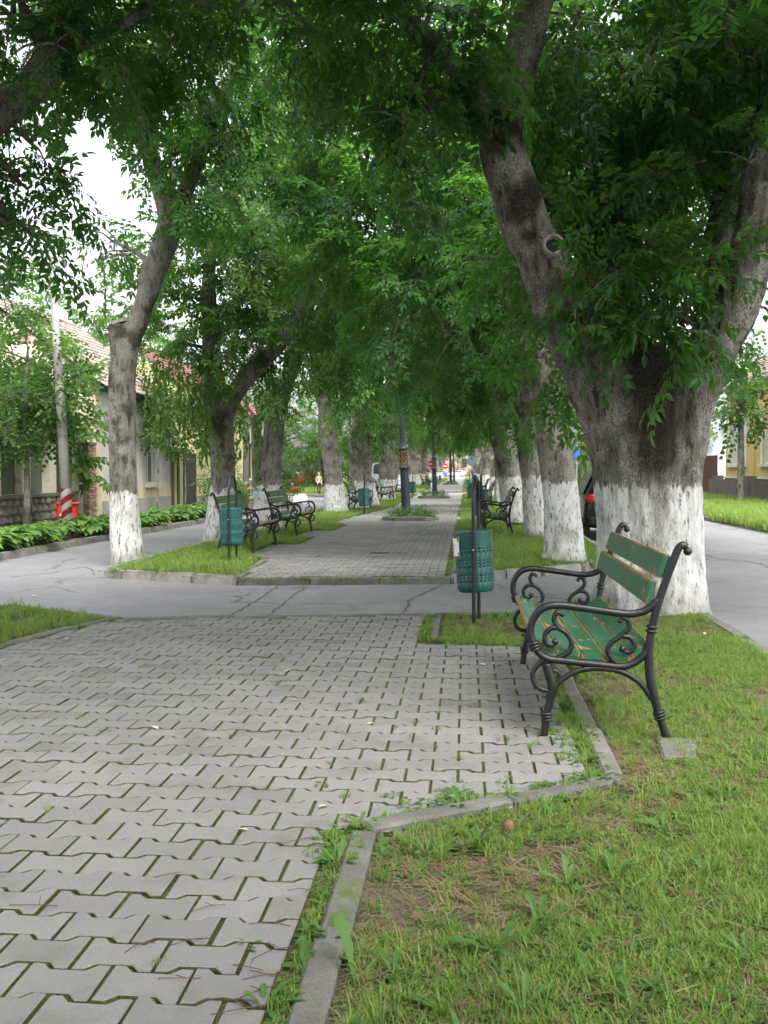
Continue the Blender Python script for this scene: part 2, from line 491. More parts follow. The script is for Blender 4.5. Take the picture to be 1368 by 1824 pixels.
def paint_wood():
    m, ns, ls, b = mat('chipped_green_paint')
    gen = coords(ns, 'Generated'); ob = coords(ns, 'Object')
    oi = ns.new('ShaderNodeObjectInfo')
    off = ns.new('ShaderNodeVectorMath'); off.operation = 'MULTIPLY_ADD'
    ls.new(oi.outputs['Random'], off.inputs[0]); off.inputs[1].default_value = (31, 17, 5); ls.new(ob, off.inputs[2])
    o2 = off.outputs[0]
    sep = ns.new('ShaderNodeSeparateXYZ'); ls.new(gen, sep.inputs[0])
    ey = mth(ns, ls, 'ABSOLUTE', mth(ns, ls, 'MULTIPLY_ADD', sep.outputs['X'], 2.0, -1.0))
    edge = ramp(ns, ls, ey, [(0.78, 0), (0.97, 1)])
    n = noise(ns, ls, o2, 14, 6, 0.7, (1, 0.35, 1))
    n2 = noise(ns, ls, o2, 2.5, 3, 0.6)
    s = mth(ns, ls, 'ADD', mth(ns, ls, 'ADD', mth(ns, ls, 'MULTIPLY', n, 0.75), mth(ns, ls, 'MULTIPLY', n2, 0.3)), mth(ns, ls, 'MULTIPLY', edge, 0.2))
    chip = ramp(ns, ls, s, [(0.602, 0), (0.632, 1)])
    grain = noise(ns, ls, o2, 60, 5, 0.7, (1, 0.05, 1))
    green = ramp(ns, ls, noise(ns, ls, o2, 5, 5, 0.65, (1, 0.3, 1)), [(0.3, (0.018, 0.088, 0.042)), (0.7, (0.038, 0.15, 0.078))])
    wood = ramp(ns, ls, grain, [(0.3, (0.20, 0.115, 0.04)), (0.7, (0.38, 0.24, 0.09))])
    ls.new(mix(ns, ls, chip, green, wood), b.inputs['Base Color'])
    ls.new(ramp(ns, ls, chip, [(0, 0.38), (1, 0.85)]), b.inputs['Roughness'])
    h = mth(ns, ls, 'SUBTRACT', mth(ns, ls, 'MULTIPLY', grain, 0.35), chip)
    bump(ns, ls, b, h, 0.35, 0.004)
    return m
M['paintwood'] = paint_wood()
M['iron'] = simple('black_iron', (0.009, 0.0095, 0.011), 0.42, 0.35, 18, 0.25)
M['bin'] = simple('teal_bin_paint', (0.012, 0.088, 0.078), 0.42, 0.25, 7, 0.12)
M['dark'] = simple('dark_inside', (0.012, 0.016, 0.016), 0.8, 0.2, 8, 0)
M['steel'] = simple('galvanised_steel', (0.45, 0.46, 0.47), 0.4, 0.2, 12, 0.1, 0.6)
M['paper'] = simple('paper', (0.82, 0.82, 0.80), 0.7, 0.06, 9, 0)
M['tape'] = simple('brown_tape', (0.33, 0.2, 0.09), 0.5, 0.2, 12, 0)
M['lamp_paint'] = simple('lamp_post_paint', (0.012, 0.022, 0.032), 0.4, 0.3, 5, 0.1)
M['gold'] = simple('gold_paint', (0.28, 0.15, 0.03), 0.4, 0.3, 15, 0.2, 0.3)
M['lamp_glass'] = simple('frosted_glass', (0.6, 0.62, 0.6), 0.3, 0.1, 6, 0)
M['white'] = simple('white_paint', (0.78, 0.78, 0.77), 0.5, 0.08, 5, 0.05)
M['red'] = simple('red_paint', (0.5, 0.02, 0.02), 0.45, 0.2, 8, 0.1)
M['sign_red'] = simple('sign_red', (0.62, 0.025, 0.03), 0.4, 0.1, 5, 0)
M['sign_blue'] = simple('sign_blue', (0.02, 0.11, 0.5), 0.4, 0.1, 5, 0)
M['sign_back'] = simple('sign_back_grey', (0.2, 0.24, 0.3), 0.5, 0.1, 5, 0)
M['poleconc'] = simple('pole_concrete', (0.38, 0.37, 0.35), 0.85, 0.25, 6, 0.3)
M['wire'] = simple('wire', (0.03, 0.03, 0.03), 0.6, 0.1, 5, 0)

# ------------------------------------------------------------------ instanced foliage (one object per crown / lawn)
_protos = {}
def gn_group(key, protos):
    if key in _protos: return _protos[key]
    ng = bpy.data.node_groups.new(key, 'GeometryNodeTree')
    ng.interface.new_socket('Geometry', in_out='INPUT', socket_type='NodeSocketGeometry')
    ng.interface.new_socket('Geometry', in_out='OUTPUT', socket_type='NodeSocketGeometry')
    ns, ls = ng.nodes, ng.links
    gi, go = ns.new('NodeGroupInput'), ns.new('NodeGroupOutput')
    g2i = ns.new('GeometryNodeGeometryToInstance')
    for p in reversed(protos):
        oi = ns.new('GeometryNodeObjectInfo')
        oi.inputs['Object'].default_value = p
        ls.new(oi.outputs['Geometry'], g2i.inputs[0])
    iop = ns.new('GeometryNodeInstanceOnPoints')
    iop.inputs['Pick Instance'].default_value = True
    def na(nm, t):
        n = ns.new('GeometryNodeInputNamedAttribute')
        n.data_type = t
        n.inputs['Name'].default_value = nm
        return n.outputs[0]
    e2r = ns.new('FunctionNodeEulerToRotation')
    ls.new(na('rot', 'FLOAT_VECTOR'), e2r.inputs[0])
    ls.new(e2r.outputs[0], iop.inputs['Rotation'])
    ls.new(na('scl', 'FLOAT'), iop.inputs['Scale'])
    ls.new(na('idx', 'INT'), iop.inputs['Instance Index'])
    ls.new(gi.outputs[0], iop.inputs['Points'])
    ls.new(g2i.outputs[0], iop.inputs['Instance'])
    ls.new(iop.outputs[0], go.inputs[0])
    _protos[key] = ng
    return ng
def scatter(name, pts, rots, scls, idx, key, protos, parent=None):
    me = bpy.data.meshes.new(name)
    n = len(pts)
    me.vertices.add(n)
    me.vertices.foreach_set('co', np.asarray(pts, dtype=np.float32).ravel())
    a = me.attributes.new('rot', 'FLOAT_VECTOR', 'POINT'); a.data.foreach_set('vector', np.asarray(rots, dtype=np.float32).ravel())
    a = me.attributes.new('scl', 'FLOAT', 'POINT'); a.data.foreach_set('value', np.asarray(scls, dtype=np.float32))
    a = me.attributes.new('idx', 'INT', 'POINT'); a.data.foreach_set('value', np.asarray(idx, dtype=np.int32))
    o = link(name, me, parent)
    md = o.modifiers.new('scatter', 'NODES')
    md.node_group = gn_group(key, protos)
    o['kind'] = 'stuff'
    return o
def proto(name, mb, mats, smooth=False):
    return bpy.data.objects.new(name, mb.mesh(name, mats, smooth))

def leaflet(mb, base, d, up, L, W, mi=0, fold=0.25, droop=0.2):
    """a pointed leaf with a folded midrib: 8 faces"""
    d = d.normalized(); s = d.cross(up).normalized(); u = s.cross(d).normalized()
    b = base
    c1 = base + d * L * 0.35 - u * L * droop * 0.1
    c2 = base + d * L * 0.7 - u * L * droop * 0.45
    t = base + d * L - u * L * droop
    l1 = c1 + s * W * 0.5 + u * W * fold; l2 = c2 + s * W * 0.34 + u * W * fold * 0.7
    r1 = c1 - s * W * 0.5 + u * W * fold; r2 = c2 - s * W * 0.34 + u * W * fold * 0.7
    mb.add([b, c1, c2, t, l1, l2, r1, r2], [(0, 1, 4), (1, 2, 5, 4), (2, 3, 5), (0, 6, 1), (1, 6, 7, 2), (2, 7, 3)], mi)

def compound(mb, base, d, up, L, pairs, lf, rnd):
    d = d.normalized()
    side = d.cross(up).normalized()
    pts = [base + d * L * t - Vector((0, 0, 1)) * L * 0.35 * t * t for t in (0, 0.35, 0.7, 1.0)]
    mb.tube(pts, [0.0022, 0.002, 0.0016, 0.001], 3, 1, False)
    def at(t): return base + d * L * t - Vector((0, 0, 1)) * L * 0.35 * t * t
    for i in range(pairs):
        t = 0.3 + 0.62 * i / max(1, pairs - 1) if pairs > 1 else 0.5
        for sgn in (1, -1):
            dd = d * 0.55 + side * sgn * 0.8 + Vector((0, 0, -0.25)) + Vector((rnd.uniform(-.2, .2), rnd.uniform(-.2, .2), rnd.uniform(-.25, .2)))
            leaflet(mb, at(t), dd, up + Vector((rnd.uniform(-.5, .5), rnd.uniform(-.5, .5), 0)), lf * rnd.uniform(0.8, 1.1), lf * rnd.uniform(0.42, 0.5), 0, 0.12, rnd.uniform(0.1, 0.4))
    leaflet(mb, at(1.0), d + Vector((0, 0, -0.6)), up, lf * 1.1, lf * 0.48, 0, 0.12, 0.3)

def ash_spray(seed, L=0.55, n=5, pairs=3, lf=0.10, leafL=0.22):
    rnd = random.Random(seed)
    mb = MB()
    def at(t): return Vector((L * t, 0.04 * math.sin(3 * t + seed), -0.22 * L * t * t))
    mb.tube([at(i / 5) for i in range(6)], [0.005, 0.0045, 0.004, 0.003, 0.0025, 0.0015], 3, 1, False)
    for i in range(n):
        t = 0.15 + 0.8 * i / (n - 1)
        for sgn in (1, -1):
            a = rnd.uniform(0.6, 1.2)
            d = Vector((math.cos(a), sgn * math.sin(a), rnd.uniform(-0.35, 0.35)))
            compound(mb, at(t), d, Vector((rnd.uniform(-.3, .3), rnd.uniform(-.3, .3), 1)), leafL * rnd.uniform(0.8, 1.15), pairs, lf, rnd)
    compound(mb, at(1), Vector((1, 0, -0.3)), Vector((0, 0, 1)), leafL, pairs, lf, rnd)
    return mb
SPRAY = [proto('spray', ash_spray(i), [M['leaf'], M['twig']]) for i in range(4)]
SPRAY_L = [proto('spray', ash_spray(10 + i, 0.7, 5, 3, 0.11, 0.2), [M['leaf_light'], M['twig']]) for i in range(3)]
def broad_spray(seed, lf=0.13):
    rnd = random.Random(seed)
    mb = MB()
    L = 0.5
    def at(t): return Vector((L * t, 0.03 * math.sin(4 * t + seed), -0.1 * t * t))
    mb.tube([at(i / 3) for i in range(4)], [0.004, 0.003, 0.002, 0.001], 3, 1, False)
    for i in range(8):
        t = 0.1 + 0.9 * i / 7
        sgn = 1 if i % 2 else -1
        d = Vector((0.5, sgn * 0.9, rnd.uniform(-0.5, 0.1)))
        b = at(t) + d * 0.05
        leaflet(mb, b, d, Vector((rnd.uniform(-.3, .3), rnd.uniform(-.3, .3), 1)), lf * rnd.uniform(.8, 1.15), lf * 0.85, 0, 0.1, 0.25)
    return mb
SPRAY_B = [proto('broad_spray', broad_spray(i), [M['leaf_maple'], M['twig']]) for i in range(3)]
def hang_strand(seed):
    rnd = random.Random(seed)
    mb = MB()
    L = 1.0
    def at(t): return Vector((0.05 * math.sin(3 * t + seed), 0.05 * math.cos(4 * t), -L * t))
    mb.tube([at(i / 5) for i in range(6)], [0.003] * 6, 3, 1, False)
    for i in range(26):
        t = i / 25
        a = rnd.uniform(0, 2 * pi)
        d = Vector((math.cos(a) * 0.6, math.sin(a) * 0.6, -0.9))
        leaflet(mb, at(t), d, Vector((math.cos(a), math.sin(a), 0.6)), rnd.uniform(0.08, 0.13), 0.055, 0, 0.1, 0.2)
    return mb
STRAND = [proto('strand', hang_strand(i), [M['leaf_light'], M['twig']]) for i in range(3)]

DENS = 0.46
def crown_points(blobs, seed, per=62.0, flatten=0.85, size=1.0):
    """leaf sprays through the volume of each clump, denser towards its outside"""
    r = np.random.default_rng(seed)
    pts, rots, scl = [], [], []
    for b in blobs:
        c, rad = b[0], b[1]
        k = b[2] if len(b) > 2 else 1.0
        n = max(5, int(DENS * per * k * rad * rad / (size * size)))
        d = r.normal(size=(n, 3)); d /= np.linalg.norm(d, axis=1)[:, None]
        q = rad * (0.35 + 0.7 * r.random(n) ** 0.6)
        p = d * q[:, None]; p[:, 2] *= flatten
        p += np.array(c)
        for i in range(n):
            o = Vector(d[i]) * 0.9 + Vector(r.normal(size=3)) * 0.55 + Vector((0, 0, -0.15))
            e = o.to_track_quat('X', 'Z').to_euler()
            pts.append(p[i]); rots.append((e.x + r.uniform(-.6, .6), e.y, e.z)); scl.append(size * r.uniform(0.7, 1.25))
    return pts, rots, scl
def crown(parent, blobs, seed, key='ash', protos=None, per=62.0, size=1.0, name='crown', flatten=0.85):
    protos = protos or SPRAY
    pts, rots, scl = crown_points(blobs, seed, per, flatten, size)
    idx = np.random.default_rng(seed).integers(0, len(protos), len(pts))
    return scatter(name, pts, rots, scl, idx, key, protos, parent)

# ------------------------------------------------------------------ trunks
def trunk_mesh(name, limbs, material, voxel=0.04, amp=0.02, lump=0.05, seed=0, stain=None, cuts=()):
    mb = MB()
    for pts, rad in limbs:
        p, r = spline(pts, rad, 6)
        mb.tube(p, r, 20)
    tmp = mb.obj('tmp', material)
    md = tmp.modifiers.new('r', 'REMESH')
    md.mode = 'VOXEL'; md.voxel_size = voxel
    sm = tmp.modifiers.new('s', 'SMOOTH'); sm.iterations = 4; sm.factor = 0.5
    dg = bpy.context.evaluated_depsgraph_get()
    me = bpy.data.meshes.new_from_object(tmp.evaluated_get(dg), depsgraph=dg)
    bpy.data.objects.remove(tmp)
    me.name = name
    n = len(me.vertices)
    co = np.empty(n * 3, np.float32); me.vertices.foreach_get('co', co); co = co.reshape(-1, 3).astype(np.float64)
    no = np.empty(n * 3, np.float32); me.vertex_normals.foreach_get('vector', no); no = no.reshape(-1, 3)
    s = seed * 13.7
    a = fbm(np.stack([co[:, 0] * 13 + s, co[:, 1] * 13, co[:, 2] * 2.6], 1), 3) - 0.44
    a = np.where(a < 0, a * 1.7, a)
    l = fbm(np.stack([co[:, 0] * 3 + s, co[:, 1] * 3, co[:, 2] * 1.6], 1), 2) - 0.38
    co2 = co + no * (a * amp * 2 + l * lump * 2)[:, None]
    me.vertices.foreach_set('co', co2.astype(np.float32).ravel())
    if stain is not None:
        at = me.attributes.new('stain', 'FLOAT', 'POINT')
        at.data.foreach_set('value', stain(co2).astype(np.float32))
        at = me.attributes.new('bare', 'FLOAT', 'POINT')
        q = fbm(np.stack([co2[:, 0] * 9, co2[:, 1] * 9, co2[:, 2] * 4], 1), 3)
        at.data.foreach_set('value', np.clip(1.5 - np.abs(co2[:, 0] + .05) / .12 + (q - .45) * 3.5, 0, 1).astype(np.float32) * (co2[:, 1] < 0))
    me.materials.clear(); me.materials.append(material)
    me.polygons.foreach_set('use_smooth', [True] * len(me.polygons))
    me.update()
    return me
def pxlimb(spec):
    """[(px, py, Y, r)] -> points, radii"""
    return [P(a, b, y) for a, b, y, r in spec], [r for *_, r in spec]
def branches(limbs, blobs, seed, mb=None):
    """thin boughs from the nearest limb into every leaf clump"""
    rnd = random.Random(seed)
    mb = mb or MB()
    anchors = []
    for pts, rad in limbs:
        p, r = spline(pts, rad, 4)
        anchors += [(q, rr) for q, rr in zip(p, r) if q.z > 2.2]
    if not anchors:
        anchors = [(Vector(limbs[0][0][-1]), limbs[0][1][-1])]
    for b in blobs:
        c = Vector(b[0]); R = b[1]
        a, ar = min(anchors, key=lambda t: (t[0] - c).length + (1.2 if t[0].z > c.z + 0.5 else 0))
        rad0 = min(ar * 0.6, 0.03 + 0.018 * (c - a).length)
        mid = a.lerp(c, 0.5) + Vector((rnd.uniform(-.25, .25), rnd.uniform(-.25, .25), rnd.uniform(0, .35))) * R
        p, r = spline([a, mid, c], [rad0, rad0 * 0.65, rad0 * 0.35], 5)
        mb.tube(p, r, 6)
        for k in range(4):
            d = Vector((rnd.gauss(0, 1), rnd.gauss(0, 1), rnd.gauss(0, 0.6))).normalized()
            st = a.lerp(c, rnd.uniform(0.55, 1.0))
            e = c + d * R * 0.85
            p, r = spline([st, st.lerp(e, 0.5) + Vector((0, 0, 0.12 * R)), e], [rad0 * 0.4, rad0 * 0.25, 0.004], 4)
            mb.tube(p, r, 5, 0, False)
    return mb
def tree(name, label, group, limbs, blobs, seed, ww=1.05, bark='bark', voxel=0.05, amp=0.02, lump=0.05, per=62.0, size=1.0, stain=None, key='ash', protos=None, cat='tree'):
    base = Vector(limbs[0][0][0]); base.z = 0
    t = empty(name, base, 0, label, cat, group)
    bpy.context.view_layer.update()
    tr = link('trunk', trunk_mesh('trunk', [([Vector(q) - base for q in p], r) for p, r in limbs], M[bark], voxel, amp, lump, seed, stain), t)
    tr['whitewash'] = ww
    tr['solid'] = 1.0 if stain else 0.0
    lb = [([Vector(q) - base for q in p], r) for p, r in limbs]
    bb = [(Vector(b[0]) - base, *b[1:]) for b in blobs]
    br = branches(lb, bb, seed).obj('bough', M[bark], t, True)
    br['kind'] = 'stuff'
    br['whitewash'] = -9.0
    c = crown(t, bb, seed, key, protos, per, size)
    return t

# ------------------------------------------------------------------ ground, road, raised beds
def sheet(name, poly, z, m, kind='structure', label=None, parent=None):
    mb = MB()
    mb.add([(x, y, z) for x, y in poly], [tuple(range(len(poly)))])
    return tag(mb.obj(name, m, parent), label, None, None, kind)
sheet('ground', [(-700, -400), (700, -400), (700, 1200), (-700, 1200)], -0.16, M['ground'], label='green ground far beyond the road')
sheet('road', [(-60, -30), (60, -30), (60, 420), (-60, 420)], -0.09, M['asphalt'], label='worn grey asphalt road round the tree lined median')

def block(name, poly, top, m, label):
    mb = MB()
    mb.prism(poly, -0.15, top)
    return tag(mb.obj(name, m), label, None, None, 'structure')
LEFT_X, RIGHT_X = -4.9, 2.25
near_front = [(-7.6, 9.6), (-6.0, 9.95), (-4.4, 9.75), (-3.15, 9.02), (-0.3, 9.5), (0.6, 9.75), (1.5, 10.9), (1.95, 10.65), (2.25, 9.9)]
block('median_near', [(-7.6, -12), (2.25, -12)] + near_front[::-1], -0.022, M['soil'], 'soil of the near median with patchy grass')
far_front = [(-4.88, 13.5), (-4.55, 13.05), (-2.85, 12.5), (-0.2, 12.85), (0.5, 13.55), (1.6, 14.4), (2.3, 16.2)]
block('median_middle', far_front + [(2.3, 57), (-4.6, 57), (-4.9, 40)], -0.022, M['soil'], 'soil of the median beyond the cross street')
block('median_far', [(-4.9, 66), (2.3, 66), (2.3, 260), (-4.9, 260)], -0.022, M['soil'], 'soil of the far median')
left_kerb = [(-7.9, 6.0), (-7.45, 15.5), (-7.42, 20.8), (-7.2, 26.4), (-7.2, 33), (-6.75, 41)]
block('pavement_left', left_kerb + [(-7.4, 43), (-10, 44.0), (-40, 45), (-40, 2), (-8.2, 2)], -0.005, M['soil'], 'planted verge and footway beside the houses')
block('pavement_left_far', [(-6.6, 53), (-6.5, 56), (-6.8, 260), (-60, 260), (-60, 60), (-12, 58.5)], -0.005, M['soil'], 'verge beyond the side street')
right_kerb = [(7.6, 10), (7.35, 24.5), (6.9, 30), (6.7, 60), (6.7, 260)]
block('verge_right', right_kerb + [(60, 260), (60, 10)], -0.005, M['soil'], 'long grass verge across the right road')

def seam(pts, wd, label, seed):
    r = random.Random(seed)
    p = spline([Vector((q.x, q.y, 0)) for q in pts], None, 8)
    vs, fs = [], []
    for i, q in enumerate(p):
        d = (p[min(i + 1, len(p) - 1)] - p[max(i - 1, 0)]).normalized(); n = Vector((-d.y, d.x, 0))
        q = q + n * r.uniform(-.02, .02); h = wd * r.uniform(.4, 1.3)
        vs += [(q.x + n.x * h, q.y + n.y * h, -.086), (q.x - n.x * h, q.y - n.y * h, -.086)]
        if i: fs.append((2 * i - 2, 2 * i - 1, 2 * i + 1, 2 * i))
    mb = MB(); mb.add(vs, fs)
    tag(mb.obj('road_crack', M['tar']), label, None, None, 'structure')
M['tar'] = simple('dark_crack_fill', (.075, .072, .068), .9, .3, 12, .2, which='Position')
Z_ = -.086
seam([G(398, 1104, Z_), G(430, 1085, Z_), G(470, 1060, Z_), G(498, 1043, Z_)], .012, 'dark seam across the cross street, left one', 1)
seam([G(470, 1104, Z_), G(492, 1085, Z_), G(520, 1062, Z_), G(548, 1045, Z_)], .008, 'thin seam across the cross street, right one', 2)
seam([G(716, 1092, Z_), G(728, 1080, Z_), G(730, 1068, Z_), G(752, 1058, Z_), G(790, 1042, Z_)], .014, 'crooked crack near the near litter bin', 3)
seam([G(1180, 960, Z_), G(1260, 990, Z_), G(1330, 1000, Z_), G(1380, 1012, Z_)], .014, 'crack in the right road beside the big trunk', 4)
seam([G(20, 1028, Z_), G(90, 1020, Z_), G(150, 1010, Z_), G(170, 1024, Z_)], .012, 'crack in the left road before the kerb corner', 5)
# ------------------------------------------------------------------ paving
def left_edge(y):
    if y < 11: return -3.5 if y < 7.6 else -3.5 + (y - 7.6) * 0.24
    if y < 15.3: return -2.84 - (y - 12.5) * 0.07
    if y < 16.0: return -3.04 - (y - 15.3) * 0.65
    if y < 18.3: return -3.49
    if y < 20.2: return -3.05
    if y < 22.5: return -3.47
    if y < 25.0: return -3.0
    if y < 26.4: return -4.85
    if y < 57: return max(-3.4, -3.4 + (y - 27) * 0.065) if y < 38 else -2.68
    return -2.7
def right_edge(y):
    if y < 3.67: return -0.43
    if y < 4.42: return -0.43 + (y - 3.67) * 1.39
    if y < 7.8: return 0.61
    if y < 11: return -0.3
    if 19.8 < y < 22.0: return 0.45
    if 28.0 < y < 29.5: return 1.2
    if 34.2 < y < 36.8: return 0.45
    return -0.2
def front_near(x): return 9.02 + (x + 3.15) * 0.168
def front_far(x): return 12.5 + (x + 2.85) * 0.132
PL, PR, JX, JY = 0.2308, 0.157, 0.0122, 0.0096
we, wm = (0.188 - JY) / 2, (0.126 - JY) / 2
hl = (PL - JX) / 2
OUT = [(-hl, -we), (-0.076, -we), (-0.05, -wm), (0.05, -wm), (0.076, -we), (hl, -we), (hl, we), (0.076, we), (0.05, wm), (-0.05, wm), (-0.076, we), (-hl, we)]
OUT_HR = [(-hl, -we), (0, -wm), (0, wm), (-hl, we)]
def paver_mesh(poly):
    mb = MB(); mb.prism(poly, -0.045, 0.0, inset=0.003)
    n = len(poly)
    mb.m = [1] * n + [0] * (n + 1)                       # flanks stained by soil and moss
    return mb.mesh('paver', [M['paver'], M['joint']])
PV = paver_mesh(OUT)
PVL = paver_mesh([(-hl, -we), (-0.076, -we), (-0.05, -wm), (-0.004, -wm), (-0.004, wm), (-0.05, wm), (-0.076, we), (-hl, we)])
PVR = paver_mesh([(0.004, -wm), (0.05, -wm), (0.076, -we), (hl, -we), (hl, we), (0.076, we), (0.05, wm), (0.004, wm)])
def pv_np(me):
    v = np.array([q.co[:] for q in me.vertices]); return v, [tuple(p.vertices) for p in me.polygons], [p.material_index for p in me.polygons]
PVN = {0: pv_np(PV), 1: pv_np(PVL), 2: pv_np(PVR)}
PVM = {0: PV, 1: PVL, 2: PVR}
def bed_sheet(name, ys, parent, z, m):
    mb = MB()
    vs = []
    for y in ys:
        vs += [(left_edge(y), y, z), (right_edge(y), y, z)]
    mb.add(vs, [(2 * i, 2 * i + 1, 2 * i + 3, 2 * i + 2) for i in range(len(ys) - 1)])
    return mb.obj(name, m, parent)
def pave(y0, y1, front, single):
    found = []
    j = 0
    y = y0
    while y < y1:
        off = (PL / 2 if j % 2 else 0) + 0.083
        le, re = left_edge(y), right_edge(y)
        i0 = int((le - off) / PL) - 2
        i1 = int((re - off) / PL) + 2
        for i in range(i0, i1 + 1):
            x = off + i * PL
            a, b = x - PL / 2, x + PL / 2
            if front is not None and not front(x, y): continue
            if a >= le - 0.03 and b <= re + 0.03: t = 0
            elif x <= re + 0.03 and a >= le - 0.03: t = 1
            elif x >= le - 0.03 and b <= re + 0.03: t = 2
            else: continue
            dx = dy = 0
            found.append((x, y, t))
        y += PR; j += 1
    return found
path_a = empty('path', (0, 0, 0), 0, 'near stretch of grey interlocking pavers with mossy joints', None, None, 'structure')
path_b = empty('path', (0, 0, 0), 0, 'stretch of grey interlocking pavers beyond the cross street', None, None, 'structure')
near = pave(0.35, 9.6, lambda x, y: y < front_near(x) - 0.12, True)
near = [q for q in near if abs(q[0] + 0.19 + q[1] * 0.081 * 0) < 4]
def in_view(x, y):
    px = 830 + x / y * 1800
    py = 838 + 2430 / y
    return -60 < px < 1420 and py < 1900
near_v = sorted([q for q in near if in_view(q[0], q[1])], key=lambda q: q[1])
single, rest = near_v[:300], near_v[300:] + [q for q in near if not in_view(q[0], q[1])]
prnd = random.Random(5)
def jit(): return prnd.gauss(0, 0.0019), prnd.gauss(0, 0.007), prnd.gauss(0, 0.006), prnd.gauss(0, 0.006)
for x, y, t in single:
    z, rx, ry, rz = jit()
    link('paver', PVM[t], path_a, (x + prnd.gauss(0, .001), y + prnd.gauss(0, .001), z), (rx, ry, rz))
def field(name, items, parent):
    vs, fs, ms, tones = [], [], [], []
    b = 0
    for x, y, t in items:
        v, f, mi = PVN[t]
        ms += mi
        z, rx, ry, rz = jit()
        c = v.copy()
        c[:, 2] += z + v[:, 0] * ry + v[:, 1] * rx
        c[:, 0] += x - v[:, 1] * rz
        c[:, 1] += y + v[:, 0] * rz
        vs.append(c); tones += [prnd.random()] * len(v); fs += [tuple(b + k for k in q) for q in f]
        b += len(v)
    me = bpy.data.meshes.new(name)
    me.from_pydata(np.concatenate(vs).tolist(), [], fs)
    me.materials.append(M['paver']); me.materials.append(M['joint'])
    me.polygons.foreach_set('material_index', ms)
    at = me.attributes.new('tone', 'FLOAT', 'POINT'); at.data.foreach_set('value', tones)
    o = link(name, me, parent)
    o['kind'] = 'stuff'
    return o
field('paver_field', rest, path_a)
far = pave(12.5, 40.0, lambda x, y: y > front_far(x) + 0.08, False)
far = [q for q in far if not (-2.3 < q[0] < -0.85 and 26.9 < q[1] < 28.9)]
far.sort(key=lambda q: q[1])
field('paver_field', far, path_b)
bed_sheet('mossy_bed', [0.2, 3.66, 4.42, 4.421, 7.79, 7.81, 9.0], path_a, -0.0145, M['joint'])
mbk = MB(); mbk.add([(-3.13, 9.0, -0.015), (-0.3, 9.0, -0.015), (-0.3, 9.46, -0.015), (-3.1, 9.01, -0.015)], [(0, 1, 2, 3)]); mbk.obj('mossy_strip', M['joint'], path_a)
ysb = [12.86] + [q for k in (15.3, 16.0, 18.3, 19.8, 20.2, 22.0, 22.5, 25.0, 26.4, 28.0, 29.5, 34.2, 36.8, 38.0) for q in (k - 0.005, k + 0.005)] + [40.0]
bed_sheet('mossy_bed', ysb, path_b, -0.0145, M['joint'])
mbk = MB(); mbk.add([(-2.84, 12.52, -0.015), (-0.2, 12.86, -0.015), (-2.86, 12.86, -0.015)], [(0, 1, 2)]); mbk.obj('mossy_strip', M['joint'], path_b)
# too far to tell the pavers apart: rows and joints from the material
def far_paving():
    m, ns, ls, b = mat('far_paving')
    pos = coords(ns, 'Position')
    br = ns.new('ShaderNodeTexBrick')
    br.inputs['Scale'].default_value = 1.0
    br.inputs['Brick Width'].default_value = PL; br.inputs['Row Height'].default_value = PR
    br.inputs['Mortar Size'].default_value = 0.006
    br.inputs['Color1'].default_value = (0.34, 0.327, 0.317, 1); br.inputs['Color2'].default_value = (0.31, 0.3, 0.29, 1)
    br.inputs['Mortar'].default_value = (0.08, 0.075, 0.05, 1)
    ls.new(pos, br.inputs['Vector'])
    n = noise(ns, ls, pos, 1.0, 4)
    ls.new(mix(ns, ls, 1.0, br.outputs['Color'], ramp(ns, ls, n, [(0.3, 0.85), (0.7, 1.1)]), 'MULTIPLY'), b.inputs['Base Color'])
    b.inputs['Roughness'].default_value = 0.85
    return m
M['farpave'] = far_paving()
mbk = MB()
for y0, y1 in ((40.005, 57), (66.2, 250)):
    mbk.add([(-2.7, y0, -0.003), (-0.2, y0, -0.003), (-0.2, y1, -0.003), (-2.7, y1, -0.003)], [(0, 1, 2, 3)])
tag(mbk.obj('far_path', M['farpave']), 'paved walk in the far distance', None, None, 'structure')
# iron drain cover in the walk
dcx = G(676, 985)
mbk = MB(); mbk.box((-0.16, -0.09, -0.004), (0.16, 0.09, 0.006))
for k in range(7): mbk.box((-0.14 + k * 0.042, -0.07, 0.006), (-0.12 + k * 0.042, 0.07, 0.011))
tag(mbk.obj('drain_cover', M['iron'], None, False, dcx), 'small dark drain cover set in the far paving', 'drain cover')

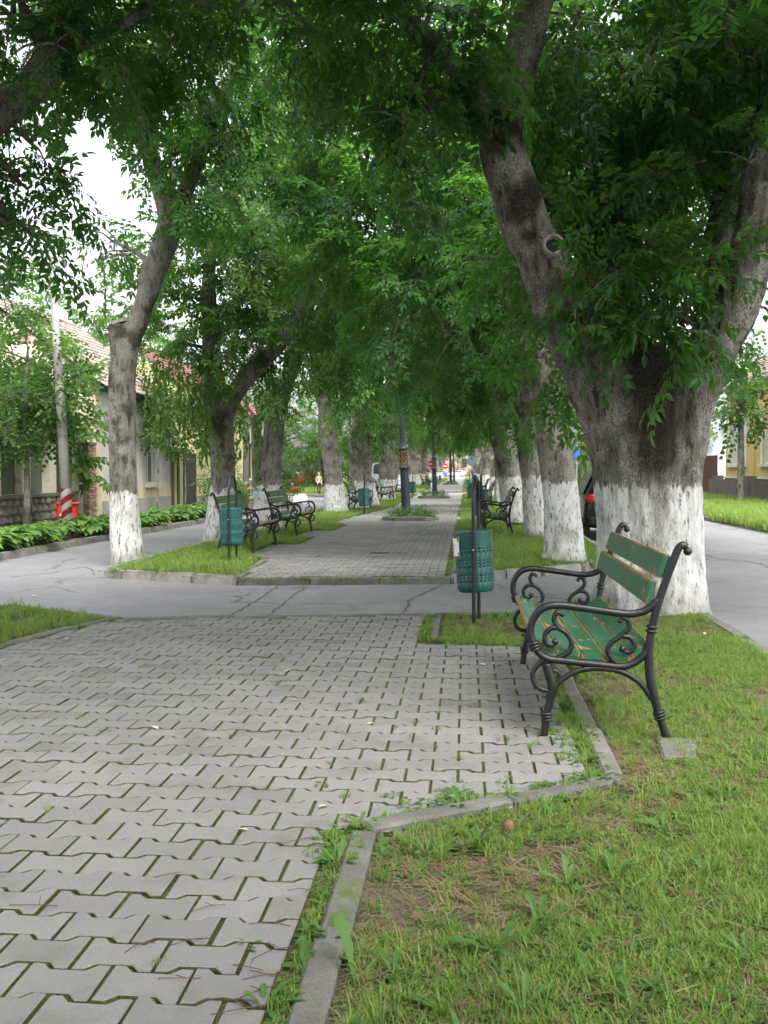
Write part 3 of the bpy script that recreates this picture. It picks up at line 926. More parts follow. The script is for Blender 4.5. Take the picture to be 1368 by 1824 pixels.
# ------------------------------------------------------------------ kerbs, stone by stone
def kerb(label, pts, wdt, top, stone, m, seed=0, gap=0.008, rough=0.0, depth=0.16):
    root = empty('kerb', (0, 0, 0), 0, label, None, None, 'structure')
    rnd = random.Random(seed)
    for a, b in zip(pts[:-1], pts[1:]):
        a = Vector(a); b = Vector(b)
        L = (b - a).length
        n = max(1, round(L / stone))
        cuts = [0] + sorted((i + rnd.uniform(-.15, .15) * (1 if rough else 0.3)) / n for i in range(1, n)) + [1]
        d = (b - a).normalized(); s = Vector((-d.y, d.x))
        ang = math.atan2(d.y, d.x)
        for t0, t1 in zip(cuts[:-1], cuts[1:]):
            l = L * (t1 - t0) - gap
            c = a.lerp(b, (t0 + t1) / 2)
            key = ('k', round(l, 1), round(wdt, 2), rnd.randint(0, 2) if rough else 0, m.name)
            bm = bmesh.new()
            bmesh.ops.create_cube(bm, size=1)
            for v in bm.verts:
                v.co = Vector((v.co.x * l, v.co.y * wdt, v.co.z * depth))
                if rough: v.co += Vector((rnd.uniform(-1, 1), rnd.uniform(-1, 1), rnd.uniform(-1, 1))) * rough
            bmesh.ops.bevel(bm, geom=bm.edges[:], offset=0.012 + rough, segments=1 if not rough else 2, affect='EDGES')
            me = bpy.data.meshes.new('kerbstone')
            bm.to_mesh(me); bm.free()
            me.materials.append(m)
            o = link('kerbstone', me, root, (c.x + s.x * rnd.gauss(0, .004), c.y + s.y * rnd.gauss(0, .004), top - depth / 2 + rnd.gauss(0, 0.004)), (rnd.gauss(0, .012), rnd.gauss(0, .01), ang + rnd.gauss(0, .01)))
    return root
kerb('flush concrete edging beside the nearest grass', [(-0.385, 1.0), (-0.385, 3.70)], 0.095, 0.012, 0.95, M['kerb'], 1)
kerb('mossy concrete edging set across in front of the green bench', [(-0.37, 3.72), (0.68, 4.45)], 0.09, 0.018, 0.7, M['kerb'], 2)
kerb('concrete edging running under the green bench', [(0.655, 4.52), (0.655, 7.75)], 0.09, 0.008, 0.9, M['kerb'], 3)
kerb('short edging round the grass by the near litter bin', [(0.6, 7.82), (-0.26, 8.1), (-0.26, 9.5)], 0.07, 0.0, 0.8, M['kerb'], 4)
kerb('concrete edging of the left grass patch', [(-3.55, 4.0), (-3.55, 7.6), (-3.2, 9.0)], 0.08, 0.012, 0.9, M['kerb'], 5)
kerb('flat kerb between the near paving and the cross street', [(-3.15, 9.03), (-0.3, 9.52), (0.6, 9.78), (1.5, 10.92)], 0.07, -0.004, 0.9, M['kerb'], 6)
kerb('pale kerb round the left grass patch by the road', [(-7.6, 9.62), (-6.0, 9.97), (-4.4, 9.77), (-3.17, 9.05)], 0.1, -0.012, 0.8, M['kerb'], 7)
kerb('worn pale kerb between the grass and the right road', [(2.25, 1), (2.25, 9.9), (1.95, 10.65), (1.5, 10.95)], 0.13, 0.0, 0.8, M['kerb'], 8, rough=0.006)
kerb('rounded old granite kerb in front of the left trunk', [(-4.88, 14.6), (-4.86, 13.45), (-4.5, 13.02), (-2.87, 12.48)], 0.14, 0.025, 0.55, M['granite'], 9, rough=0.02, depth=0.24)
kerb('dark flush kerb at the start of the far paving', [(-2.85, 12.46), (-0.2, 12.82)], 0.09, 0.0, 0.8, M['kerb'], 10, depth=0.2)
kerb('raised kerb curving round the right trunks', [(-0.2, 12.84), (0.5, 13.52), (1.6, 14.38), (2.32, 16.2), (2.36, 24), (2.36, 40)], 0.13, 0.03, 0.8, M['granite'], 11, rough=0.01, depth=0.24)
kerb('narrow edging at the right side of the far paving', [(-0.15, 12.95), (-0.15, 19.8)], 0.08, 0.012, 0.9, M['kerb'], 12)
kerb('narrow edging at the left side of the far paving', [(-2.88, 12.55), (-3.05, 15.2)], 0.08, 0.012, 0.9, M['kerb'], 13)
kerb('low dark kerb along the left road by the hostas', left_kerb, 0.14, 0.03, 0.9, M['granite'], 14, rough=0.008, depth=0.22)
kerb('low kerb of the left median edge', [(-4.92, 14.7), (-4.95, 40), (-4.65, 57)], 0.12, 0.0, 1.0, M['granite'], 15, rough=0.006, depth=0.2)
kerb('kerb of the right grass verge', right_kerb[:4], 0.14, 0.02, 1.2, M['granite'], 16, depth=0.2)
kerb('curved kerb at the side street corner', [(-6.6, 53), (-8.3, 56.2), (-12, 58.5)], 0.14, 0.03, 1.2, M['granite'], 17, depth=0.2)

# ------------------------------------------------------------------ grass
def tuft(seed, n=16, h=0.06, spread=0.035, w=0.0028, lean=0.6):
    r = random.Random(seed)
    mb = MB()
    for i in range(n):
        a = r.uniform(0, 2 * pi); q = spread * math.sqrt(r.random())
        b = Vector((q * math.cos(a), q * math.sin(a), -0.004))
        a2 = r.uniform(0, 2 * pi); l = h * r.uniform(0.5, 1.25)
        d = Vector((math.cos(a2), math.sin(a2), 0)) * r.uniform(0.1, lean)
        s = Vector((-d.y, d.x, 0)); s = s.normalized() * w if s.length > 1e-6 else Vector((w, 0, 0))
        m1 = b + (d * 0.35 + Vector((0, 0, 0.62))) * l
        t = b + (d * 1.1 + Vector((0, 0, 0.92))) * l
        mb.add([b - s, b + s, m1 + s * .8, m1 - s * .8, t], [(0, 1, 2, 3), (3, 2, 4)])
    return mb
def straw(seed, n=10):
    r = random.Random(seed)
    mb = MB()
    for i in range(n):
        a = r.uniform(0, 2 * pi); l = r.uniform(0.03, 0.09)
        c = Vector((r.uniform(-.05, .05), r.uniform(-.05, .05), r.uniform(0.004, 0.022)))
        d = Vector((math.cos(a), math.sin(a), r.uniform(-.12, .12))) * l / 2
        s = Vector((-d.y, d.x, 0)).normalized() * 0.0013
        mb.add([c - d - s, c - d + s, c + d + s, c + d - s], [(0, 1, 2, 3)])
    return mb
def clover(seed):
    r = random.Random(seed)
    mb = MB()
    for i in range(6):
        c = Vector((r.uniform(-.05, .05), r.uniform(-.05, .05), r.uniform(0.015, 0.04)))
        mb.tube([Vector((c.x * .6, c.y * .6, 0)), c], [0.001, 0.001], 3, 0, False)
        for k in range(3):
            a = r.uniform(0, 1) + k * 2.1
            leaflet(mb, c, Vector((math.cos(a), math.sin(a), r.uniform(0, .3))), Vector((0, 0, 1)), 0.018, 0.017, 0, 0.1, 0.1)
    return mb
def rosette(seed, n=7, L=0.09):
    r = random.Random(seed)
    mb = MB()
    for i in range(n):
        a = 2 * pi * i / n + r.uniform(-.3, .3)
        d = Vector((math.cos(a), math.sin(a), r.uniform(0.25, 1.1)))
        leaflet(mb, Vector((0, 0, 0.0)), d, Vector((0, 0, 1)), L * r.uniform(.6, 1.2), L * 0.3, 0, 0.1, 0.35)
    return mb
GR = [proto('tuft', tuft(i), M['grass']) for i in range(3)] + [proto('tuft', tuft(5, 12, 0.10, 0.03, 0.003, 0.9), M['grass']),
      proto('straw', straw(1), M['straw']), proto('straw', straw(2), M['straw']), proto('clover', clover(1), M['weed']), proto('clover', clover(2), M['weed']),
      proto('rosette', rosette(1), M['weed']), proto('rosette', rosette(2, 5, 0.12), M['weed'])]
GPROB = np.array([.16, .16, .16, .08, .2, .19, .03, .02, .003, .003])
def lawn(name, label, bounds, inside, dens, seed, size=1.0, bare=0.42, prob=GPROB, soft=0.2, z=-0.022):
    r = np.random.default_rng(seed)
    x0, x1, y0, y1 = bounds
    n = int((x1 - x0) * (y1 - y0) * dens)
    p = np.stack([r.uniform(x0, x1, n), r.uniform(y0, y1, n), np.full(n, z)], 1)
    keep = np.array([inside(a, b) for a, b in p[:, :2]])
    p = p[keep]
    nz = fbm(np.stack([p[:, 0] * 1.5 + seed, p[:, 1] * 1.5, p[:, 0] * 0], 1), 4)
    pr = np.clip((nz - bare) / soft + 0.5, 0.06, 1)
    k = r.random(len(p)) < pr
    p, nz = p[k], nz[k]
    n = len(p)
    nz2 = fbm(np.stack([p[:, 0] * 2.3 + 40, p[:, 1] * 2.3, p[:, 0] * 0], 1), 3)
    idx = r.choice(len(prob), n, p=prob / prob.sum())
    rots = np.stack([r.normal(0, .12, n), r.normal(0, .12, n), r.uniform(0, 6.28, n)], 1)
    scl = size * r.uniform(0.7, 1.3, n) * (0.7 + 0.7 * nz2)
    o = scatter(name, p, rots, scl, idx, 'lawn', GR)
    o['label'] = label
    return o
def off_kerb_near(x, y):
    return x > right_edge(y) + 0.12 and y < 9.95 and x < 2.2 and not (y > 9.3 and x < 0.6 and y > 9.4 + (x + 0.3) * 0.28) 
lawn('grass', 'patchy mown grass round the nearest bench', (-0.42, 2.2, 1.3, 10.6), lambda x, y: off_kerb_near(x, y) and not (3.55 < y < 4.6 and abs((y - 3.72) - (x + 0.37) * 0.695) < 0.09), 4600, 3, 0.6, 0.465, np.array([.16, .16, .16, .06, .17, .15, .07, .06, .012, .012]), .34)
lawn('dry_litter', 'dead straw and clippings lying in the near grass', (-0.36, 2.2, 1.3, 9.5), lambda x, y: off_kerb_near(x, y), 380, 13, 0.85, -1.0, np.array([0, 0, 0, 0, .5, .5, 0, 0, 0, 0.]))
lawn('grass', 'grass round the foot of the big right trunk', (0.5, 2.0, 9.9, 10.9), lambda x, y: y < 9.75 + (x - 0.6) * 1.25 and y < 10.7, 1500, 4, 0.9, 0.3)
lawn('grass', 'grass patch at the left edge of the near paving', (-7.5, -3.3, 0.5, 9.9), lambda x, y: x < left_edge(y) - 0.12 and y < 9.6 - max(0, x + 4.4) * 0.55, 900, 5, 1.0, 0.42)
lawn('grass', 'green grass strip under the left row of trees', (-4.8, -2.4, 12.6, 57), lambda x, y: x < left_edge(y) - 0.06 and y > 13.1 - (x + 4.5) * 0.33, 520, 6, 1.35, 0.3)
lawn('grass', 'green grass strip under the right row of trees', (-0.2, 2.25, 12.9, 57), lambda x, y: x > right_edge(y) + 0.08 and y > 13.1 + (x + 0.2) * 0.75, 560, 7, 1.35, 0.3)
lawn('grass', 'grass of the far median beyond the second crossing', (-4.8, 2.2, 66, 150), lambda x, y: x < -2.75 or x > -0.15, 60, 8, 2.6, 0.25)
lawn('long_grass', 'rank long grass on the verge across the right road', (6.9, 11.8, 22, 62), lambda x, y: True, 170, 9, 2.6, 0.2, np.array([.2, .2, .2, .3, .02, .02, 0, 0, .0, .0]))
lawn('grass', 'rough grass of the verge beyond the side street', (-14, -6.8, 58, 120), lambda x, y: True, 30, 10, 3.0, 0.25)
# moss and seedlings in the joints and along the edging
def edge_weeds():
    r = np.random.default_rng(2)
    pts = []
    def run(a, b, n, sp):
        for _ in range(n):
            t = r.random()
            pts.append((a[0] + (b[0] - a[0]) * t + r.normal(0, sp), a[1] + (b[1] - a[1]) * t + r.normal(0, sp), -0.008))
    run((-0.45, 1.6), (-0.45, 3.66), 150, 0.012)
    run((-0.45, 3.4), (-0.40, 3.75), 90, 0.05)
    run((-0.42, 3.74), (0.6, 4.46), 150, 0.03)
    run((0.585, 4.5), (0.585, 7.7), 190, 0.045)
    run((0.4, 4.9), (0.6, 5.6), 60, 0.07)
    run((0.5, 7.75), (-0.3, 8.03), 120, 0.035)
    run((-0.33, 8.0), (-0.33, 9.4), 110, 0.03)
    run((-3.5, 7.6), (-3.2, 9.0), 60, 0.04)
    run((-2.9, 12.42), (-0.2, 12.76), 70, 0.03)
    run((-4.9, 13.2), (-3, 12.5), 50, 0.05)
    run((-0.22, 12.9), (-0.22, 19), 120, 0.03)
    run((-0.38, 4.0), (0.3, 4.25), 30, 0.1)
    # joints near the right side
    for x, y, t in near_v:
        if x > -2.0 - 0.6 and y < 7:
            if r.random() < 0.10 + 0.22 * max(0, (x + 1.2)): pts.append((x + PL / 2 + r.normal(0, .002), y + r.uniform(-.06, .06), -0.011))
    n = len(pts)
    prob = np.array([.16, .16, .16, .05, .05, .02, .16, .16, .05, .03])
    idx = r.choice(10, n, p=prob / prob.sum())
    return scatter('edge_weeds', pts, np.stack([r.normal(0, .1, n), r.normal(0, .1, n), r.uniform(0, 6.28, n)], 1), r.uniform(0.3, 0.8, n), idx, 'lawn', GR)
tag(edge_weeds(), 'small weeds and moss along the edging and in the paver joints')

# ------------------------------------------------------------------ the avenue trees
def B(px, py, Y, r, k=1.0): return (P(px, py, Y), r, k)

# right, nearest: stout forked trunk
r1 = [
    pxlimb([(1157, 1105, 10.15, .66), (1157, 1075, 10.15, .57), (1156, 980, 10.15, .52), (1153, 860, 10.15, .52), (1148, 780, 10.2, .58), (1150, 700, 10.25, .58), (1165, 640, 10.3, .45)]),
    pxlimb([(1120, 800, 10.1, .36), (1072, 690, 10.05, .33), (1015, 575, 10.0, .285), (975, 480, 9.95, .265), (935, 390, 9.9, .25), (905, 300, 9.85, .24), (893, 235, 9.8, .235), (910, 170, 9.8, .20), (935, 90, 9.75, .19), (955, 0, 9.7, .18), (985, -130, 9.6, .14)]),
    pxlimb([(900, 260, 9.85, .19), (862, 195, 9.75, .145), (825, 140, 9.6, .12), (780, 85, 9.4, .10), (720, 40, 9.2, .08)]),
    pxlimb([(1195, 800, 10.1, .33), (1228, 700, 10.05, .28), (1272, 620, 10.0, .245), (1318, 530, 9.95, .225), (1345, 430, 9.9, .215), (1362, 330, 9.9, .21), (1385, 200, 9.85, .2), (1410, 40, 9.8, .17)]),
    pxlimb([(1290, 600, 10.2, .2), (1285, 480, 10.6, .19), (1300, 380, 10.8, .19), (1325, 250, 10.9, .18), (1340, 100, 11.0, .17), (1345, -60, 11.0, .14)]),
    pxlimb([(1130, 680, 10.5, .25), (1108, 560, 10.8, .17), (1102, 470, 11.0, .15), (1120, 330, 11.3, .12), (1160, 200, 11.6, .1)]),
]
def r1_stain(co):
    # dark damp bark running down from the fork, as on the photographed trunk
    n = fbm(np.stack([co[:, 0] * 5, co[:, 1] * 5, co[:, 2] * 2.2], 1), 3)
    cx = np.abs(co[:, 0] + 0.02) / (0.17 + 0.2 * np.clip(co[:, 2] - 1.2, 0, 1.2))
    a = np.clip(1.6 - cx + (n - .45) * 2.0, 0, 1) * np.clip((co[:, 2] - 1.25) * 8 + (n - .45) * 4, 0, 1) * np.clip((3.4 - co[:, 2]) * 2, 0, 1)
    m = np.zeros(len(co))
    for px, py, rr in ((905, 235, .26), (930, 365, .2), (955, 335, .16), (950, 420, .12)):
        c = P(px, py, 9.7) - r1_base
        d = np.sqrt((co[:, 0] - c.x) ** 2 + (co[:, 2] - c.z) ** 2)
        m = np.maximum(m, np.clip((rr - d) * 9 + (n - .45) * 3, 0, 1))
    return np.maximum(a, m)
r1_base = Vector(r1[0][0][0]); r1_base.z = 0
r1b = [B(690, 40, 9.3, .9), (P(600, 20, 9.6), .7, 1.0), B(745, 160, 9.3, .55), B(715, 230, 9.2, .5), B(800, 60, 9.5, .4), B(760, 10, 9.3, .6), B(1030, 40, 10.2, .8), B(1100, 110, 10.5, 1.0),
       B(1180, 60, 10.6, .9), B(1060, 230, 10.8, .8), B(1130, 300, 10.9, .8), B(1060, 360, 10.8, .65), B(1150, 420, 10.8, .7), B(1200, 330, 11, .55), B(1220, 180, 11.2, .5),
       B(1340, 130, 9.6, .55, .8), B(1330, 290, 9.7, .4, .8), B(1250, 420, 10.8, .5), B(1360, 20, 9.9, .8), B(1060, 550, 9.7, .3), B(1110, 520, 9.6, .36), B(1180, 555, 9.6, .34), B(1235, 590, 9.6, .2), B(1065, 508, 9.8, .3), B(1150, 490, 9.9, .5), B(1230, 520, 9.9, .35),
       B(960, 440, 11.4, .8), B(1020, 640, 11.6, .35), B(1300, 40, 11.5, .7), B(1280, 330, 11.5, .4, .6)]
# unseen leaf clumps added above the picture to shade right road and paving
ro = random.Random(77)
for k in range(16):
    r1b.append((Vector((ro.uniform(3.2, 5.8), ro.uniform(7.5, 13), ro.uniform(5.6, 8.2))), ro.uniform(.8, 1.1), 1.0))
for k in range(26):
    r1b.append((Vector((ro.uniform(-1.6, 3.2), ro.uniform(3.2, 7.6), ro.uniform(5.9, 7.6))), ro.uniform(.7, 1.0), 1.5))
T_R1 = tree('ash_tree', 'stout forked tree with a broad white limed foot behind the nearest bench', 'trees of the right avenue row', r1, r1b, 1, 1.21, 'bark', 0.022, 0.034, 0.06, 105, 1.12, r1_stain)
# hollow cut knot on its left limb
kb = P(985, 436, 9.66) - r1_base
mbk = MB()
ax = (Vector((0.05, -1, 0.12))).normalized()
q = ax.to_track_quat('Z', 'Y')
prof = [(0.115, -0.16), (0.1, -0.03), (0.095, 0.02), (0.084, 0.034), (0.072, 0.028), (0.062, 0.0), (0.05, -0.1)]
mbk.lathe(prof, 18)
mbk.f = mbk.f[:-2]; mbk.m = mbk.m[:-2]
for i, v in enumerate(mbk.v):
    a_ = math.atan2(v[1], v[0])
    mbk.v[i] = tuple(q @ Vector((v[0] * (1 + .10 * math.sin(2 * a_ + 1) + .05 * math.sin(5 * a_)), v[1] * (1.12 + .08 * math.sin(3 * a_)), v[2] * (1 + .25 * math.sin(4 * a_ + 2)))) + kb)
ko = mbk.obj('cut_stub', M['cutwood'], T_R1)
mbk = MB(); mbk.lathe([(0.001, -0.021), (0.06, -0.02)], 16)
for i, v in enumerate(mbk.v): mbk.v[i] = tuple(q @ Vector(v) + kb)
mbk.obj('hollow', M['dark'], ko)
# single leaves of the low sprays that hang in front of its fork
rl = random.Random(21)
LF = []
for i in range(5):
    mb_ = MB(); leaflet(mb_, Vector((0, 0, 0)), Vector((1, 0, -0.25)), Vector((0, 0, 1)), 0.135, 0.062, 0, 0.12, rl.uniform(0.15, 0.4)); LF.append(mb_.mesh('leaf', M['leaf']))
tw = MB()
for (px, py, Y), (qx, qy) in (((1075, 545, 9.45), (-60, 60)), ((1060, 520, 9.4), (60, 80)), ((1110, 500, 9.4), (40, 120)), ((1150, 540, 9.35), (-40, 90)), ((1165, 560, 9.35), (60, 70)), ((1190, 580, 9.3), (30, 75)), ((1220, 590, 9.4), (20, 70)), ((1040, 480, 9.4), (-50, 60)), ((1090, 470, 9.4), (70, 40)), ((1240, 520, 9.5), (40, 60)), ((1010, 560, 9.4), (-20, 60)), ((1120, 590, 9.4), (-50, 40)), ((1130, 480, 9.3), (-90, 70)), ((1200, 520, 9.35), (-30, 60))):
    for rep in range(2):
        a = P(px + rl.uniform(-15, 15), py + rl.uniform(-15, 15), Y) - r1_base
        e = P(px + qx + rl.uniform(-30, 30), py + qy + rl.uniform(-20, 20), Y - rl.uniform(0, .25)) - r1_base
        m_ = a.lerp(e, 0.5) + Vector((0, 0, 0.06))
        pts = spline([a, m_, e], None, 5)
        tw.tube(pts, [0.004] * len(pts), 4, 0, False)
        for k in range(1, len(pts)):
            d = (pts[k] - pts[k - 1]).normalized()
            s = d.cross(Vector((0, 1, 0.5))).normalized()
            for sg in ((1, -1) if k < len(pts) - 1 else (0,)):
                if rl.random() < 0.08: continue
                dd = d * 0.6 + s * sg * 0.8 + Vector((rl.uniform(-.2, .2), rl.uniform(-.5, .1), rl.uniform(-.3, .05)))
                o = link('leaf', rl.choice(LF), T_R1, pts[k])
                o.rotation_euler = dd.to_track_quat('X', 'Z').to_euler()
                o.rotation_euler.x += rl.uniform(-.6, .6)
                o.scale = (rl.uniform(.75, 1.15),) * 3
tw.obj('hanging_twig', M['twig'], T_R1)['kind'] = 'stuff'

# right row, going away
r2 = [pxlimb([(1004, 998, 15.0, .36), (1004, 980, 15.0, .3), (1000, 900, 15.0, .265), (988, 800, 15.0, .255), (978, 700, 15.0, .235), (962, 600, 15.0, .225), (945, 520, 15.1, .2), (915, 430, 15.3, .17), (880, 330, 15.6, .14), (850, 200, 16, .1)]),
      pxlimb([(955, 650, 15.0, .12), (925, 610, 14.9, .13), (903, 575, 14.9, .12), (880, 510, 14.8, .1), (850, 460, 14.8, .08), (790, 420, 14.6, .06)]),
      pxlimb([(960, 580, 15.1, .16), (990, 480, 15.4, .15), (1030, 380, 15.8, .13), (1080, 250, 16.2, .1)])]
r2b = [B(820, 470, 14.6, .95), B(740, 500, 14.5, 1.1), B(790, 600, 14.6, .8), B(880, 400, 15, .9), B(690, 420, 14.3, 1.1), B(640, 320, 14.5, 1.2), B(860, 560, 14.7, .55), B(750, 340, 14.8, 1.2), B(830, 260, 15.4, 1.1), B(860, 120, 15.8, 1.4), B(1000, 250, 16.2, 1.5),
       B(1100, 200, 16.4, 1.5), B(1050, 420, 16, 1.1), B(1120, 480, 16.2, 1.0), B(1190, 300, 16.8, 1.3), B(1040, 60, 16.6, 1.6), B(1200, 450, 16.5, .9), B(760, 200, 15, 1.3), B(700, 120, 15.4, 1.4), B(580, 250, 14.6, .8), B(900, 480, 15.3, .6), B(830, 660, 14.9, .45), B(1150, 560, 16.6, .8), B(1240, 30, 17, 1.2)]
for k in range(12):  # clumps outside the view, added to shade the right road
    r2b.append((Vector((ro.uniform(3.4, 6.5), ro.uniform(13, 21), ro.uniform(6, 9))), ro.uniform(1.0, 1.3), 1.0))
tree('ash_tree', 'second tree from the front on the right, straight white footed trunk beside the black car', 'trees of the right avenue row', r2, r2b, 2, 1.22, 'bark', 0.035, 0.016, 0.03, 62)
r3 = [pxlimb([(958, 955, 20.3, .3), (957, 940, 20.3, .27), (948, 850, 20.3, .24), (935, 750, 20.3, .23), (925, 670, 20.4, .22), (900, 560, 20.6, .17), (880, 450, 21, .12)]),
      pxlimb([(930, 700, 20.4, .17), (945, 600, 20.7, .15), (970, 480, 21, .12)])]
r3b = [B(900, 640, 19.8, 1.0), B(850, 600, 19.6, 1.1), B(880, 720, 19.7, .7), B(800, 640, 19.4, 1.1), B(760, 560, 19.4, 1.3), B(930, 520, 20.6, 1.3), B(850, 480, 20.2, 1.3), B(960, 400, 21, 1.5), B(780, 420, 20, 1.5), B(840, 330, 21, 1.5), B(945, 620, 20.9, .7)]
tree('ash_tree', 'third tree of the right row, dark upper trunk half hidden behind the second', 'trees of the right avenue row', r3, r3b, 3, 1.25, 'bark', 0.045, 0.015, 0.03, 55)
r4 = [pxlimb([(922, 932, 24.5, .42), (920, 915, 24.5, .36), (912, 850, 24.5, .33), (898, 780, 24.4, .34), (880, 720, 24.2, .26), (860, 650, 24, .2), (840, 560, 24, .14)]),
      pxlimb([(905, 790, 24.5, .25), (925, 720, 24.7, .2), (935, 620, 25, .15)])]
r4b = [B(850, 690, 23.6, 1.1), B(790, 630, 23.2, .9), B(880, 740, 23.6, .6), B(840, 600, 23.6, 1.4), B(740, 610, 23, 1.4), B(900, 620, 24.6, 1.3), B(820, 520, 24, 1.8), B(700, 540, 23, 1.6)]
tree('ash_tree', 'broad dark trunk of the right row behind the second bench', 'trees of the right avenue row', r4, r4b, 4, 1.2, 'bark', 0.05, 0.015, 0.04, 50)
# left row
l1 = [pxlimb([(228, 1015, 14.75, .32), (228, 1000, 14.75, .255), (223, 930, 14.75, .225), (220, 850, 14.75, .205), (218, 760, 14.75, .2), (217, 680, 14.75, .205), (223, 625, 14.75, .2), (238, 588, 14.75, .165), (256, 545, 14.72, .15), (270, 500, 14.7, .175), (290, 440, 14.6, .185), (303, 395, 14.5, .18), (290, 340, 14.4, .15), (268, 280, 14.3, .13), (260, 200, 14.2, .11), (290, 90, 14, .09)]),
      pxlimb([(221, 650, 14.75, .19), (215, 610, 14.7, .17), (212, 576, 14.66, .16)]),
      pxlimb([(300, 400, 14.5, .15), (335, 330, 14.3, .11), (370, 240, 14, .09), (420, 120, 13.8, .07)]),
      pxlimb([(268, 285, 14.3, .09), (225, 220, 14.2, .07), (170, 130, 14, .05)])]
l1b = [B(300, 110, 13.9, 1.0), B(270, 190, 14.0, .5), B(230, 90, 14, .6), B(380, 190, 13.8, .9), B(420, 290, 13.8, .6), B(340, 290, 13.9, .5), B(460, 90, 13.6, 1.1), B(310, 250, 13.8, .45), B(350, 40, 13.8, .9), B(300, 350, 13.9, .28), B(520, 40, 13.4, 1.0), B(100, 30, 14, .8), B(215, 20, 14, .8), B(395, 350, 14, .35),
       B(200, 430, 15.6, .4, .5), B(280, 440, 15.8, .4, .6)]
T_L1 = tree('ash_tree', 'slim leaning trunk with a sawn stub, first in the left row by the kerb corner', 'trees of the left avenue row', l1, l1b, 5, 1.03, 'bark_smooth', 0.028, 0.010, 0.02, 62, 0.95)
l1_base = Vector(l1[0][0][0]); l1_base.z = 0
mbk = MB()
cc = P(212, 575, 14.66) - l1_base
for k in range(14):
    a_ = 2 * pi * k / 14
    mbk.v.append((cc.x + .15 * math.cos(a_) * (1 + .08 * math.sin(3 * a_)), cc.y + .15 * math.sin(a_), cc.z + .022 + .05 * math.cos(a_)))
mbk.f.append(tuple(range(14))); mbk.m.append(0)
mbk.v += [(x, y, z - .05) for x, y, z in mbk.v[:14]]
for k in range(14): mbk.f.append((14 + k, 14 + (k + 1) % 14, (k + 1) % 14, k)); mbk.m.append(0)
mbk.obj('sawn_face', M['cutwood'], T_L1)
l2 = [pxlimb([(386, 968, 18.6, .29), (387, 950, 18.6, .25), (396, 868, 18.6, .23), (395, 800, 18.6, .235), (390, 750, 18.6, .26), (385, 720, 18.6, .26), (378, 660, 18.6, .2), (375, 580, 18.6, .16), (372, 500, 18.6, .13), (385, 380, 18.6, .1)]),
      pxlimb([(398, 740, 18.6, .2), (418, 700, 18.5, .17), (450, 660, 18.4, .16), (490, 620, 18.2, .15), (530, 560, 18, .12), (560, 460, 18, .09)])]
l2b = [B(380, 500, 18.2, 1.1), B(320, 560, 18.2, .8), B(430, 570, 18.0, 1.0), B(510, 490, 17.8, 1.2), B(450, 420, 18, 1.1), B(340, 440, 18.4, .8), B(390, 640, 18.0, .45), B(560, 570, 17.7, .85), B(310, 620, 18.4, .4), B(350, 660, 18.2, .35), B(470, 610, 18.0, .55), B(520, 380, 18, 1.0), B(390, 330, 18.6, .9), B(600, 480, 17.6, .8), B(365, 690, 18.1, .2)]
tree('ash_tree', 'second left tree, low fork and dark limb reaching over the walk', 'trees of the left avenue row', l2, l2b, 6, 1.02, 'bark_smooth', 0.03, 0.010, 0.025, 62, 1.0, None, 'backlit_mix', SPRAY + SPRAY_L[:2])  # paler sprays stand in for back-lit leaves, also in the next two trees
l3 = [pxlimb([(478, 946, 22.6, .42), (477, 930, 22.6, .34), (479, 862, 22.6, .28), (486, 790, 22.6, .22), (492, 740, 22.5, .22), (505, 690, 22.4, .2), (525, 640, 22.2, .19), (545, 570, 22, .16), (560, 450, 22, .12)]),
      pxlimb([(462, 870, 22.5, .16), (457, 800, 22.5, .12), (455, 745, 22.5, .09)]),
      pxlimb([(530, 630, 22.2, .12), (580, 560, 22, .1), (640, 500, 21.6, .08)])]
l3b = [B(560, 450, 21.8, 1.6), B(610, 540, 21.4, 1.2), B(510, 340, 22, 1.6), B(600, 630, 21.2, .7), B(560, 300, 21.8, 1.6), B(640, 440, 21.4, 1.3), B(470, 240, 22, 1.5), B(500, 700, 21.8, .35), B(430, 700, 22.4, .5), B(470, 680, 22.6, .4), B(540, 190, 22, 1.4)]
tree('ash_tree', 'third left tree leaning right behind the second bench of the left row', 'trees of the left avenue row', l3, l3b, 7, 1.03, 'bark', 0.04, 0.014, 0.03, 50, 1.1, None, 'backlit_mix', SPRAY + SPRAY_L[:2])
l4 = [pxlimb([(598, 914, 31.8, .48), (597, 900, 31.8, .39), (594, 850, 31.8, .30), (585, 780, 31.8, .26), (576, 700, 31.8, .23), (565, 640, 31.8, .2), (550, 600, 31.8, .18), (530, 520, 31.8, .14), (520, 400, 32, .1)]),
      pxlimb([(578, 710, 31.8, .15), (600, 640, 31.6, .13), (640, 560, 31.4, .1)])]
l4b = [B(640, 620, 31.2, 1.6), B(600, 520, 31.4, 1.9), B(690, 560, 30.8, 1.9), B(570, 400, 31.6, 2.3), B(660, 690, 30.8, .9), B(700, 660, 30.6, 1.2), B(500, 450, 32, 2.0), B(630, 250, 32, 2.6), B(520, 250, 32, 2.4), B(560, 120, 32, 2.6), B(620, 730, 31, .5)]
tree('ash_tree', 'fourth left tree, tall pale trunk tilting left beside the road', 'trees of the left avenue row', l4, l4b, 8, 0.93, 'bark', 0.045, 0.014, 0.03, 40, 1.3, None, 'backlit_mix', SPRAY + SPRAY_L[:2])
l5 = [pxlimb([(640, 908, 35.5, .55), (640, 895, 35.5, .42), (641, 850, 35.5, .38), (642, 790, 35.5, .36), (645, 740, 35.5, .3), (650, 660, 35.5, .2)]),
      pxlimb([(668, 902, 35.3, .2), (664, 880, 35.3, .16), (658, 850, 35.3, .14)])]
